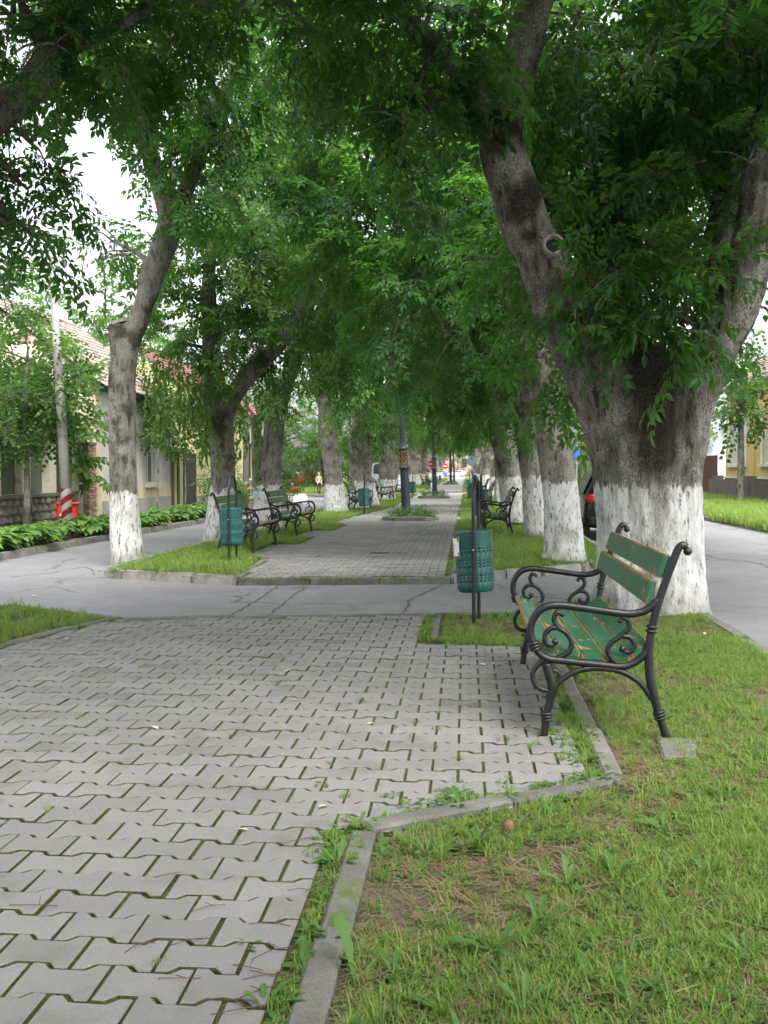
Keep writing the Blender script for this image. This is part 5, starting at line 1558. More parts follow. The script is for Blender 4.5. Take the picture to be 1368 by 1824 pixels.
# ------------------------------------------------------------------ road signs
def disc(mb, r, y, t=.012, n=24, mi=0):
    b = len(mb.v)
    for yy in (y, y + t):
        for k in range(n):
            a = 2 * pi * k / n
            mb.v.append((r * math.cos(a), yy, r * math.sin(a)))
    mb.f.append(tuple(b + k for k in range(n))); mb.m.append(mi)
    mb.f.append(tuple(b + n + k for k in range(n - 1, -1, -1))); mb.m.append(mi)
    for k in range(n):
        mb.f.append((b + k, b + n + k, b + n + (k + 1) % n, b + (k + 1) % n)); mb.m.append(mi)
def sign(x, y, zc, r, label, blue=False, rz=0.0, back=False):
    t = empty('road_sign', (x, y, -.02), rz, label, 'road sign')
    mb = MB(); mb.tube([Vector((0, .04, 0)), Vector((0, .04, zc + r + .1))], .032, 8); mb.obj('post', M['steel'], t)
    mb = MB(); disc(mb, r, 0); d = mb.obj('disc', M['sign_back'] if back else M['sign_red'], t, False, (0, 0, zc))
    if not back:
        mb = MB(); mb.box((-r * .72, -.006, -r * .18), (r * .72, -.002, r * .18)); mb.obj('white_bar', M['white'], d)
    if blue:
        mb = MB(); disc(mb, r, 0); d2 = mb.obj('blue_disc', M['sign_blue'], t, False, (0, 0, zc - 2.1 * r))
        mb = MB()
        pts = [(r * .12, -r * .6), (r * .28, -r * .6), (r * .28, r * .1), (-r * .1, r * .38), (0, r * .55), (-r * .5, r * .5), (-r * .25, r * .05), (-r * .18, r * .22), (r * .12, r * .02)]
        mb.add([(a, -.004, b) for a, b in pts], [tuple(range(len(pts)))])
        mb.obj('white_arrow', M['white'], d2)
    return t
sign(-4.46, 83, 2.0, .36, 'red no entry sign over a blue arrow sign by the left trunks', True)
sign(-3.4, 100, 2.0, .34, 'red no entry sign partly behind the second lamp post')
sign(-3.0, 148, 2.0, .4, 'farthest red no entry sign beyond the left row')
sign(.42, 74, 2.05, .36, 'round sign seen from its grey back on a pale pole', False, 0, True)
t = empty('blue_sign', (4.75, 44, -.05), 0, 'small blue sign on a post showing between the right trunks', 'road sign')
mb = MB(); mb.box((-.11, 0, 1.95), (.11, .02, 2.42)); mb.obj('panel', M['sign_blue'], t)
mb = MB(); mb.tube([Vector((0, .05, 0)), Vector((0, .05, 2.5))], .03, 8); mb.obj('post', M['steel'], t)

# ------------------------------------------------------------------ striped poles, mailbox, wires
def stripes():
    m, ns, ls, b = mat('striped_pole_paint')
    ob = coords(ns, 'Object')
    sep = ns.new('ShaderNodeSeparateXYZ'); ls.new(ob, sep.inputs[0])
    v = mth(ns, ls, 'SUBTRACT', sep.outputs['Z'], mth(ns, ls, 'MULTIPLY', sep.outputs['X'], .75))
    fr = mth(ns, ls, 'FRACT', mth(ns, ls, 'MULTIPLY', v, 3.6))
    st = mth(ns, ls, 'GREATER_THAN', fr, .5)
    col = mix(ns, ls, st, (.72, .71, .68), (.5, .03, .03))
    n = noise(ns, ls, ob, 9, 5, .7)
    col = mix(ns, ls, ramp(ns, ls, n, [(.6, 0), (.7, .7)]), col, (.35, .33, .3))
    inb = mth(ns, ls, 'LESS_THAN', sep.outputs['Z'], .98)
    lo = mth(ns, ls, 'GREATER_THAN', sep.outputs['Z'], .06)
    conc = ramp(ns, ls, noise(ns, ls, ob, 5, 5, .7), [(.3, (.24, .235, .225)), (.7, (.36, .35, .335))])
    ls.new(mix(ns, ls, mth(ns, ls, 'MULTIPLY', inb, lo), conc, col), b.inputs['Base Color'])
    b.inputs['Roughness'].default_value = .8
    return m
M['stripes'] = stripes()
def upole(loc, h, lean, label):
    t = empty('utility_pole', loc, 0, label, 'utility pole')
    mb = MB(); mb.tube([Vector((0, 0, -.05)), Vector((lean * .5, 0, h * .5)), Vector((lean, 0, h))], [.118, .095, .06], 16)
    mb.obj('pole', M['stripes'], t, True)
    mb = MB()
    mb.box((lean - .28, -.03, h - .25), (lean + .28, .03, h - .19))
    for q in (-.24, .24): mb.lathe([(.02, 0), (.045, .02), (.03, .07), (.045, .1), (.02, .14)], 8, 0, (lean + q, 0, h - .19))
    mb.box((lean - .1, -.09, h - .52), (lean + .1, .09, h - .48))
    mb.obj('crossarm', M['steel'], t)
    return t
p = G(122, 954)
pole1 = upole((p.x, p.y, 0), 5.75, -.28, 'concrete utility pole with a red and white striped foot by the low stone wall')
p2 = G(438, 908)
pole2 = upole((p2.x, p2.y, 0), 6.0, .05, 'second concrete pole with a striped foot farther along the left kerb')
mbox = empty('post_box', (p.x - .09, p.y + .1, .38), 0, 'red box fixed to the striped utility pole', 'post box')
mb = MB(); mb.box((-.12, -.30, 0), (.2, -.03, .02)); 
mb = MB(); mb.prism([(-.24, -.08), (-.16, -.16), (.2, -.16), (.3, -.05), (.26, .3), (-.2, .3)], .0, .36, inset=.02, bottom=True)
mb.obj('box_body', M['red'], mbox)
mb = MB(); mb.prism([(-.27, -.11), (-.18, -.2), (.23, -.2), (.34, -.06), (.3, .33), (-.23, .33)], .36, .41, inset=.02, bottom=True)
mb.obj('lid', M['red'], mbox)
mb = MB(); mb.add([(-.13, -.1635, .05), (.02, -.1635, .05), (.16, -.1635, .28), (.03, -.1635, .28)], [(0, 1, 2, 3)]); mb.obj('white_stripe', M['white'], mbox)
mb = MB(); mb.add([(-.1, -.165, .2), (.14, -.165, .205), (.14, -.165, .222), (-.1, -.165, .217)], [(0, 1, 2, 3)]); mb.obj('slot', M['dark'], mbox)
mbox.scale = (.78, .62, .75)
def wire(a, b, sag, label):
    a, b = Vector(a), Vector(b)
    pts = [a.lerp(b, i / 12) - Vector((0, 0, sag * 4 * (i / 12) * (1 - i / 12))) for i in range(13)]
    mb = MB(); mb.tube(pts, .012, 5); tag(mb.obj('overhead_wire', M['wire']), label, 'wire')
top1 = Vector((p.x - .28, p.y, 5.5))
wire(top1, (-22, 20, 6.1), .15, 'overhead wire running left from the striped utility pole')
wire(top1, (-9.8, 30.5, 3.9), .12, 'overhead wire dropping right from the striped pole to the house')
wire(top1 + Vector((.1, 0, 0)), (p2.x, p2.y, 5.7), .3, 'overhead wire between the two striped poles')

# ------------------------------------------------------------------ houses on the left
def plaster(name, col, dirty=0.35, brick=0.0):
    m, ns, ls, b = mat(name)
    pos = coords(ns, 'Position')
    n = noise(ns, ls, pos, 1.3, 6, .65)
    c = ramp(ns, ls, n, [(.3, tuple(x * (1 - dirty) for x in col)), (.65, col)])
    f = noise(ns, ls, pos, 30, 4, .7)
    if brick:
        br = ns.new('ShaderNodeTexBrick')
        br.inputs['Scale'].default_value = 1.0; br.inputs['Brick Width'].default_value = .27; br.inputs['Row Height'].default_value = .08
        br.inputs['Mortar Size'].default_value = .008
        br.inputs['Color1'].default_value = (.32, .14, .09, 1); br.inputs['Color2'].default_value = (.4, .2, .13, 1); br.inputs['Mortar'].default_value = (.4, .37, .32, 1)
        mp = ns.new('ShaderNodeMapping'); mp.inputs['Rotation'].default_value = (pi / 2, 0, 0)
        ls.new(pos, mp.inputs[0]); ls.new(mp.outputs[0], br.inputs['Vector'])
        k = ramp(ns, ls, noise(ns, ls, pos, 1.7, 5, .7), [(brick - .02, 0), (brick + .02, 1)])
        c = mix(ns, ls, k, c, br.outputs['Color'])
    ls.new(c, b.inputs['Base Color'])
    b.inputs['Roughness'].default_value = .95
    bump(ns, ls, b, f, .25, .01)
    return m
M['cream'] = plaster('cream_plaster', (.62, .54, .40))
M['greyplaster'] = plaster('grey_plaster', (.52, .50, .50))
M['plinth'] = plaster('grey_plinth', (.34, .33, .33))
M['oldplaster'] = plaster('peeling_plaster', (.72, .66, .55), .3, .60)
M['yellowold'] = plaster('pale_yellow_plaster', (.60, .56, .30))
M['yellow'] = plaster('yellow_plaster', (.72, .55, .20), .15)
M['brownplinth'] = plaster('brown_plinth', (.20, .165, .155), .3)
M['brick'] = simple('old_brick', (.34, .235, .18), .95, .35, 9, .5, objvar=.3)
M['stone'] = simple('wall_stone', (.20, .185, .16), .95, .45, 7, .8, objvar=.3)
M['tile'] = simple('roof_tile', (.27, .215, .18), .9, .4, 7, .3, objvar=.2)
M['redtile'] = simple('red_roof_tile', (.20, .085, .075), .85, .3, 5, .3)
M['panelgreen'] = simple('grey_green_metal', (.10, .115, .09), .6, .25, 3, .1)
M['darkwood'] = simple('dark_gate_wood', (.055, .05, .045), .8, .3, 7, .3)
M['brownwood'] = simple('red_brown_wood', (.12, .045, .035), .7, .3, 7, .2)
M['glass'] = simple('window_glass', (.05, .06, .065), .12, .3, 2, 0)
M['curtain'] = simple('pale_curtain', (.55, .56, .55), .8, .15, 4, 0)
M['framew'] = simple('window_frame_paint', (.5, .5, .47), .6, .15, 9, 0)
M['downpipe'] = simple('downpipe', (.12, .09, .07), .6, .3, 5, 0)
M['mortar'] = simple('mortar', (.26, .235, .20), 1.0, .3, 20, .4)

def wall_holes(mb, X, Y0, Y1, Z0, Z1, holes, nx, depth, mi=0):
    """a wall in the plane x = X facing nx, with real openings and reveals"""
    ys = sorted({Y0, Y1, *[q for h in holes for q in h[:2]]}); zs = sorted({Z0, Z1, *[q for h in holes for q in h[2:4]]})
    for i in range(len(ys) - 1):
        for j in range(len(zs) - 1):
            cy, cz = (ys[i] + ys[i + 1]) / 2, (zs[j] + zs[j + 1]) / 2
            if any(h[0] < cy < h[1] and h[2] < cz < h[3] for h in holes): continue
            mb.add([(X, ys[i], zs[j]), (X, ys[i + 1], zs[j]), (X, ys[i + 1], zs[j + 1]), (X, ys[i], zs[j + 1])], [(0, 1, 2, 3)], mi)
    for a, b, c, d in holes:
        x2 = X - nx * depth
        mb.add([(X, a, c), (X, b, c), (X, b, d), (X, a, d), (x2, a, c), (x2, b, c), (x2, b, d), (x2, a, d)], [(0, 1, 5, 4), (1, 2, 6, 5), (2, 3, 7, 6), (3, 0, 4, 7)], mi)
def window(t, X, nx, a, b, c, d, depth=.14, frame='framew', shutter=None, sill=True, glass='glass'):
    x2 = X - nx * depth
    f = MB()
    def bx(y0, y1, z0, z1, x0=x2 - .02, x1=x2 + .035): f.box((min(x0, x1), y0, z0), (max(x0, x1), y1, z1))
    w_ = .06
    bx(a + .002, a + w_, c + .002, d - .002); bx(b - w_, b - .002, c + .002, d - .002); bx(a + w_, b - w_, c + .002, c + w_); bx(a + w_, b - w_, d - w_, d - .002)
    m_ = (a + b) / 2
    bx(m_ - .035, m_ + .035, c + w_, d - w_); bx(a + w_, m_ - .035, d - .45, d - .40); bx(m_ + .035, b - w_, d - .45, d - .40)
    fo = f.obj('window', M[frame], t)
    for y0, y1 in ((a + w_, m_ - .035), (m_ + .035, b - w_)):
        g = MB(); g.add([(x2, y0, c + w_), (x2, y1, c + w_), (x2, y1, d - w_), (x2, y0, d - w_)], [(0, 1, 2, 3)]); g.obj('pane', M[glass], fo)
    if sill:
        s = MB(); s.box((min(X + nx * .003, X + nx * .14), a - .12, c - .1), (max(X + nx * .003, X + nx * .14), b + .12, c - .02)); s.obj('sill', M['framew'], fo)
def roof_courses(t, name, m, x0, z0, x1, z1, y0, y1, n):
    """tile courses up a slope from the eave (x0,z0) to the ridge (x1,z1)"""
    mb = MB()
    d = Vector((x1 - x0, 0, z1 - z0)); L = d.length; d.normalize(); nn = Vector((-d.z, 0, d.x))
    if nn.z < 0: nn = -nn
    k = max(4, int((y1 - y0) / .22))
    for i in range(n):
        a = Vector((x0, 0, z0)) + d * L * i / n - d * .04 + nn * .05
        b = Vector((x0, 0, z0)) + d * L * (i + 1) / n + nn * .012
        for j in range(k):
            ya = y0 + (y1 - y0) * j / k + .006; yb = y0 + (y1 - y0) * (j + 1) / k - .006
            h = rs.uniform(-.008, .008)
            mb.add([(a.x, ya, a.z + h), (a.x, yb, a.z + h), (b.x, yb, b.z), (b.x, ya, b.z), (a.x, ya, a.z + h - .03), (a.x, yb, a.z + h - .03), (a.x, (ya + yb) / 2, a.z + h + .018), (b.x, (ya + yb) / 2, b.z + .018)], [(0, 6, 7, 3), (6, 1, 2, 7), (4, 5, 1, 6, 0)])
    o = mb.obj(name, m, t); o['kind'] = 'stuff'
    return o

HX = -10.0
h1 = empty('house', (0, 0, 0), 0, 'old grey and cream house with a tiled roof and peeling gable wall', 'house')
HY0, HY1, EZ = 26.7, 33.7, 3.75
wins = [(27.75, 28.75, .95, 2.45), (31.0, 32.0, .92, 2.4)]
mb = MB(); wall_holes(mb, HX, HY0 + .45, HY1, .96, EZ, wins, 1, .2); mb.obj('wall', M['greyplaster'], h1)['label'] = 'grey street wall'
mb = MB(); mb.box((HX - .3, HY0 + .45, .5), (HX + .012, HY1, .958)); mb.obj('cream_band', M['cream'], h1)
mb = MB(); mb.box((HX - .3, HY0 + .46, -.02), (HX + .05, HY1, .498)); mb.obj('plinth', M['plinth'], h1)
for a, b, c, d in wins: window(h1, HX, 1, a, b, c, d)
# gable end
mb = MB()
gx = [(HX, -.02), (HX, EZ), (-13.2, 6.1), (-16.4, EZ), (-16.4, -.02)]
mb.add([(x, HY1 + .01, z) for x, z in gx], [(4, 3, 2, 1, 0)]); mb.obj('gable_wall', M['cream'], h1)
mb = MB(); mb.add([(x, HY0, z) for x, z in gx], [(0, 1, 2, 3, 4)])
mb.obj('gable_wall', M['oldplaster'], h1)['label'] = 'peeling gable wall with bare brick patches'
mb = MB(); mb.box((HX - .35, HY0 - .006, -.02), (HX + .006, HY0 + .448, EZ - .22)); mb.obj('corner_wall', M['cream'], h1)
roof_courses(h1, 'roof', M['tile'], HX + .25, EZ - .1, -13.2, 6.2, HY0 - .12, HY1 + .1, 16)
roof_courses(h1, 'roof', M['tile'], -16.7, EZ - .1, -13.2, 6.2, HY0 - .12, HY1 + .1, 14)
mb = MB(); mb.tube([Vector((-13.2, HY0 - .12, 6.2)), Vector((-13.2, HY1 + .1, 6.2))], .1, 8); mb.obj('ridge', M['tile'], h1)
mb = MB(); mb.box((HX - .1, HY0 - .1, EZ - .22), (HX + .2, HY1 + .1, EZ - .1)); mb.obj('eaves_board', M['darkwood'], h1)
mb = MB(); mb.tube([Vector((HX + .1, HY1 - .1, 3.5)), Vector((HX + .1, HY1 - .1, .1))], .05, 8); mb.obj('downpipe', M['downpipe'], h1)

# brick pier in front of the gable corner, brick by brick
bp_ = empty('brick_pier', (HX - .22, HY0 - .42, 0), 0, 'crumbling brick pier at the corner of the old house', 'brick pier')
mb = MB(); mb.box((-.27, -.27, -.02), (.27, .27, 2.02)); mb.obj('mortar_core', M['mortar'], bp_)
bm = bmesh.new(); bmesh.ops.create_cube(bm, size=1)
for v in bm.verts: v.co = Vector((v.co.x * .26, v.co.y * .12, v.co.z * .062))
bmesh.ops.bevel(bm, geom=bm.edges[:], offset=.007, segments=1, affect='EDGES')
BR = bpy.data.meshes.new('brick'); bm.to_mesh(BR); bm.free(); BR.materials.append(M['brick'])
for k in range(27):
    z = .04 + k * .074
    for i in range(2):
        off = -.14 + i * .28 + (.05 if k % 2 else -.03)
        if rs.random() < .07: continue
        link('brick', BR, bp_, (off * .9, -.235 + rs.uniform(-.012, .012), z), (0, rs.uniform(-.02, .02), rs.uniform(-.03, .03)))
        link('brick', BR, bp_, (.235 + rs.uniform(-.012, .012), off * .9, z), (0, rs.uniform(-.02, .02), pi / 2))
mb = MB(); mb.box((-.3, -.3, 2.02), (.3, .3, 2.1)); mb.obj('cap', M['kerb'], bp_)
# low stone wall with pillars and metal panels
sw = empty('stone_wall', (0, 0, 0), 0, 'low rough stone wall with cream pillars and dull green panels left of the striped pole', 'wall')
A = Vector((-9.75, 18.3)); Bv = Vector((-10.1, 25.2))
dv = (Bv - A); LW = dv.length; dv.normalize(); ang = math.atan2(dv.y, dv.x)
def at(l, off=0.0, z=0.0): return (A.x + dv.x * l + dv.y * off, A.y + dv.y * l - dv.x * off, z)
mb = MB(); mb.box((0, -.12, -.02), (LW, .12, .74), 0, Matrix.Translation((A.x, A.y, 0)) @ Matrix.Rotation(ang, 4, 'Z')); mb.obj('mortar_core', M['mortar'], sw)
SMs = []
for k in range(5):
    bm = bmesh.new(); bmesh.ops.create_cube(bm, size=1)
    r = random.Random(k)
    for v in bm.verts: v.co = Vector((v.co.x * .34 + r.uniform(-.03, .03), v.co.y * .12, v.co.z * .17 + r.uniform(-.02, .02)))
    bmesh.ops.bevel(bm, geom=bm.edges[:], offset=.03, segments=2, affect='EDGES')
    me = bpy.data.meshes.new('stone'); bm.to_mesh(me); bm.free(); me.materials.append(M['stone']); SMs.append(me)
for j in range(4):
    for i in range(int(LW / .37)):
        l = .2 + i * .37 + (.17 if j % 2 else 0)
        if l > LW - .1: continue
        q = at(l, .11 + rs.uniform(-.01, .02), .1 + j * .185)
        link('stone', rs.choice(SMs), sw, q, (0, rs.uniform(-.06, .06), ang + rs.uniform(-.04, .04)), (rs.uniform(.9, 1.05), 1, rs.uniform(.9, 1.05)))
mb = MB(); mb.box((0, -.2, .742), (LW, .24, .82), 0, Matrix.Translation((A.x, A.y, 0)) @ Matrix.Rotation(ang, 4, 'Z')); mb.obj('coping', M['kerb'], sw)
nP = 5
for i in range(nP):
    l = .2 + i * (LW - .4) / (nP - 1)
    mb = MB(); mb.box((-.24, -.19, .82), (.24, .19, 2.0)); mb.obj('pillar', M['oldplaster'], sw, False, at(l), (0, 0, ang))
    mb = MB(); mb.box((-.28, -.23, 2.0), (.28, .23, 2.07)); mb.obj('pillar_cap', M['kerb'], sw, False, at(l), (0, 0, ang))
    if i < nP - 1:
        l2 = l + (LW - .4) / (nP - 1) / 2; w2 = (LW - .4) / (nP - 1) / 2 - .25
        mb = MB()
        mb.box((-w2, -.02, .83), (w2, .02, 1.92))
        for k in range(7): mb.box((-w2 + .05 + k * (2 * w2 - .1) / 6 - .012, .02, .85), (-w2 + .05 + k * (2 * w2 - .1) / 6 + .012, .035, 1.9))
        mb.obj('metal_panel', M['panelgreen'], sw, False, at(l2), (0, 0, ang))
# little roofed garden door between wall and pier
gd = empty('garden_door', (-10.15, 25.72, 0), 0, 'grey plank garden door under a small flat roof beside the brick pier', 'door')
mb = MB()
mb.box((-.03, -.42, 0), (.05, .42, 1.98)); mb.obj('door_leaf', M['panelgreen'], gd)
for k in range(5):
    mb = MB(); mb.box((.051, -.41 + k * .166, .02), (.068, -.25 + k * .166, 1.95)); mb.obj('plank', M['plinth'], gd)
mb = MB(); mb.box((-.06, -.52, 0), (.09, -.43, 2.1)); mb.box((-.06, .43, 0), (.09, .52, 2.1)); mb.box((-.06, -.52, 2.1), (.09, .52, 2.18)); mb.obj('door_frame', M['greyplaster'], gd)
mb = MB(); mb.box((-1.2, -1.3, 2.2), (.3, .6, 2.26)); mb.obj('flat_roof', M['plinth'], gd)

# gate and yellow house beyond
gt = empty('wooden_gate', (HX, 35.8, 0), 0, 'dark plank gate between the grey house and the pale yellow house', 'gate')
for k in range(12):
    mb = MB(); mb.box((-.02, -1.08 + k * .18, .06), (.02 + .004 * (k % 2), -.91 + k * .18, 1.95 + .02 * (k % 3))); mb.obj('board', M['darkwood'], gt)
mb = MB()
for z in (.35, 1.6): mb.box((-.06, -1.1, z), (-.022, 1.08, z + .1))
mb.obj('rail', M['darkwood'], gt)
for y, lb in ((34.2, 'pale yellow pillar left of the dark gate'),):
    pl = empty('gate_pillar', (HX, y, 0), 0, lb, 'pillar')
    mb = MB(); mb.box((-.2, -.42, -.02), (.15, .42, 2.0)); mb.obj('shaft', M['yellowold'], pl)
    mb = MB(); mb.box((-.26, -.48, 2.0), (.21, .48, 2.1)); mb.obj('cap', M['yellowold'], pl)
    mb = MB(); mb.tube([Vector((.2, -.3, 2.0)), Vector((.2, -.3, .05))], .05, 8); mb.obj('green_pipe', simple('green_pipe', (.05, .12, .05)), pl)
h2 = empty('house', (0, 0, 0), 0, 'pale yellow house with grooved courses and a red tiled roof beyond the gate', 'house')
wins = [(39.2, 40.2, 1.0, 2.6), (42.4, 43.4, 1.0, 2.6), (46.0, 47.0, 1.0, 2.6)]
Y0, Y1, E2 = 37.0, 49.5, 3.9
mb = MB(); wall_holes(mb, HX, Y0, Y1, .36, E2, wins, 1, .2); mb.add([(HX, Y0, -.02), (HX, Y0, E2), (-13, Y0, 6.2), (-16, Y0, E2), (-16, Y0, -.02)], [(0, 1, 2, 3, 4)]); mb.add([(HX, Y1, -.02), (HX, Y1, E2), (-13, Y1, 6.2), (-16, Y1, E2), (-16, Y1, -.02)], [(4, 3, 2, 1, 0)]); mb.obj('wall', M['yellowold'], h2)
mb = MB()
ed = sorted([Y0] + [q for a, b, *_ in wins for q in (a - .16, b + .16)] + [Y1])
for i in range(0, len(ed), 2):
    for k in range(9):
        mb = MB(); mb.box((HX + .003, ed[i] + .01, .40 + k * .385), (HX + .035, ed[i + 1] - .01, .40 + k * .385 + .355))
        mb.obj('plaster_course', M['yellowold'], h2)
mb = MB(); mb.box((HX - .2, Y0, -.02), (HX + .06, Y1, .358)); mb.obj('plinth', M['plinth'], h2)
for a, b, c, d in wins: window(h2, HX, 1, a, b, c, d, frame='brownwood')
roof_courses(h2, 'roof', M['redtile'], HX + .25, E2 - .05, -13, 6.3, Y0 - .1, Y1 + .1, 14)

# ------------------------------------------------------------------ right side of the street
RX = 12.6
h3 = empty('house', (0, 0, 0), 0, 'yellow house with white framed shuttered windows and a brown plinth across the right road', 'house')
wins = [(37.2, 39.6, 1.62, 3.6), (42.0, 44.3, 1.62, 3.6), (46.9, 49.7, 1.62, 3.6)]
mb = MB(); wall_holes(mb, RX, 33, 50.4, 1.06, 5.2, wins, -1, .12); mb.add([(RX, 33, 0), (RX + 8, 33, 0), (RX + 8, 33, 5.2), (RX, 33, 5.2)], [(0, 1, 2, 3)]); mb.add([(RX, 50.4, 0), (RX + 8, 50.4, 0), (RX + 8, 50.4, 5.2), (RX, 50.4, 5.2)], [(3, 2, 1, 0)]); mb.obj('wall', M['yellow'], h3)
mb = MB(); mb.box((RX - .04, 33, -.02), (RX + .2, 50.4, .98)); mb.obj('plinth', M['brownplinth'], h3)
mb = MB(); mb.box((RX - .1, 33, .982), (RX + .2, 50.4, 1.058)); mb.obj('white_ledge', M['white'], h3)
for a, b, c, d in wins:
    window(h3, RX, -1, a, b, c, d, .1, 'white', glass='curtain', sill=False)
    s = MB(); s.box((RX - .16, a - .2, c - .12), (RX - .003, b + .2, c - .01)); s.obj('sill', M['white'], h3)
    s = MB(); s.box((RX - .06, a - .16, c), (RX - .003, a, d + .15)); s.box((RX - .06, b, c), (RX - .003, b + .16, d + .15)); s.obj('window_surround', M['white'], h3)
for y in (40.8, 45.6):
    s = MB(); s.box((RX - .07, y - .22, 1.06), (RX - .003, y + .22, 5.0)); s.obj('pilaster', M['yellow'], h3)
s = MB(); s.box((RX - .4, 32.8, 5.2), (RX + 8, 50.6, 5.35)); s.obj('eaves', M['white'], h3)
roof_courses(h3, 'roof', M['tile'], RX - .4, 5.35, RX + 4, 8.2, 32.8, 50.6, 14)
fw = empty('low_wall', (0, 0, 0), 0, 'low grey brown wall with stepped posts in front of the yellow house', 'wall')
mb = MB(); mb.box((11.7, 34, -.02), (11.9, 50, .95)); mb.obj('wall_panel', M['brownplinth'], fw)
for y in (35, 39.4, 43.2, 48.6):
    mb = MB(); mb.box((11.62, y - .3, -.02), (11.98, y + .3, 1.12)); mb.obj('post', M['brownplinth'], fw)
mb = MB(); mb.box((11.55, 34, -.02), (11.695, 50, .1)); mb.obj('base_course', M['white'], fw)
rg = empty('wooden_gate', (12.3, 52.6, 0), 0, 'red brown plank gate beyond the yellow house', 'gate')
for k in range(12):
    mb = MB(); mb.box((-.03, -1.7 + k * .29, .05), (.03, -1.43 + k * .29, 2.1)); mb.obj('board', M['brownwood'], rg)
h4 = empty('house', (0, 0, 0), 0, 'pale bluish building glimpsed between the two nearest right trunks', 'house')
mb = MB(); wall_holes(mb, 11.5, 62, 74, 0, 4.4, [(64, 65.2, 1.2, 2.8), (68, 69.2, 1.2, 2.8)], -1, .15); mb.add([(11.5, 62, 0), (18, 62, 0), (18, 62, 4.4), (11.5, 62, 4.4)], [(0, 1, 2, 3)]); mb.obj('wall', plaster('pale_blue_plaster', (.5, .55, .62)), h4)
window(h4, 11.5, -1, 64, 65.2, 1.2, 2.8); window(h4, 11.5, -1, 68, 69.2, 1.2, 2.8)
roof_courses(h4, 'roof', M['tile'], 11.2, 4.4, 14.7, 6.6, 61.8, 74.2, 10)
h5 = empty('house', (0, 0, 0), 0, 'pinkish house closing the view at the far end of the avenue', 'house')
mb = MB(); mb.box((-9, 262, 0), (12, 270, 6.5)); mb.obj('wall', plaster('pink_plaster', (.6, .42, .36)), h5)
mb = MB()
for k in range(6): mb.box((-7.5 + k * 3.2, 261.9, 2.2), (-6.2 + k * 3.2, 261.997, 4.4))
mb.obj('window', M['glass'], h5)
mb = MB(); mb.add([(-9.5, 261.5, 6.5), (12.5, 261.5, 6.5), (12.5, 266, 9.5), (-9.5, 266, 9.5), (-9.5, 270.5, 6.5), (12.5, 270.5, 6.5)], [(0, 1, 2, 3), (3, 2, 5, 4), (0, 3, 4), (1, 5, 2)]); mb.obj('roof', M['redtile'], h5)

# ------------------------------------------------------------------ cars
M['carblack'] = simple('black_car_paint', (.012, .013, .016), .16, .1, 3, 0)
M['carwhite'] = simple('white_car_paint', (.75, .75, .75), .25, .05, 3, 0)
M['carblue'] = simple('blue_car_paint', (.03, .09, .3), .2, .1, 3, 0)
M['vangrey'] = simple('grey_van_paint', (.45, .5, .53), .3, .05, 3, 0)
M['carred'] = simple('red_car_paint', (.5, .03, .03), .25, .05, 3, 0)
M['tyre'] = simple('tyre_rubber', (.02, .02, .02), .85, .2, 9, .2)
M['rim'] = simple('wheel_rim', (.4, .4, .42), .35, .1, 5, 0, .7)
M['lampred'] = simple('tail_lamp_red', (.38, .012, .01), .2, .1, 5, 0)
M['plate'] = simple('number_plate', (.75, .75, .72), .5, .05, 5, 0)
def car_body(L=3.9, W=1.68, H=1.42, van=False):
    """loft of cross sections from the tail (y=0) to the nose (y=L)"""
    if van:
        st = [(0.0, .80, .35, 1.95, .62), (.05, .9, .28, 2.0, .82), (.4, .92, .25, 2.02, .84), (2.8, .92, .25, 2.02, .84), (3.6, .9, .25, 1.75, .74), (4.0, .88, .25, 1.15, .8), (4.5, .84, .28, 1.0, .72), (4.65, .7, .35, .75, .6)]
    else:
        st = [(0.0, .66, .36, .86, .60), (.06, .79, .26, 1.0, .72), (.22, .83, .22, 1.22, .62), (.55, .84, .2, 1.40, .56), (1.2, .84, .2, 1.45, .57), (1.9, .84, .2, 1.43, .56), (2.35, .84, .2, 1.22, .60), (2.75, .83, .2, .98, .70), (3.3, .81, .22, .88, .66), (3.75, .74, .28, .74, .58), (3.9, .6, .36, .6, .5)]
    mb = MB()
    ring = []
    for y, hw, zl, zt, tw in st:
        belt = min(.9, zt - .04) if not van else min(1.15, zt - .04)
        sec = [(-hw * .85, zl), (-hw, zl + .12), (-hw, (zl + belt) / 2 + .05), (-hw * .97, belt), (-tw, zt - .03), (-tw * .7, zt), (tw * .7, zt), (tw, zt - .03), (hw * .97, belt), (hw, (zl + belt) / 2 + .05), (hw, zl + .12), (hw * .85, zl)]
        ring.append([(a, y, b) for a, b in sec])
    n = 12
    vs = [q for r in ring for q in r]
    fs = []
    for i in range(len(ring) - 1):
        for k in range(n):
            fs.append((i * n + k, i * n + (k + 1) % n, (i + 1) * n + (k + 1) % n, (i + 1) * n + k))
    fs.append(tuple(range(n - 1, -1, -1))); fs.append(tuple((len(ring) - 1) * n + k for k in range(n)))
    mb.add(vs, fs)
    return mb, ring
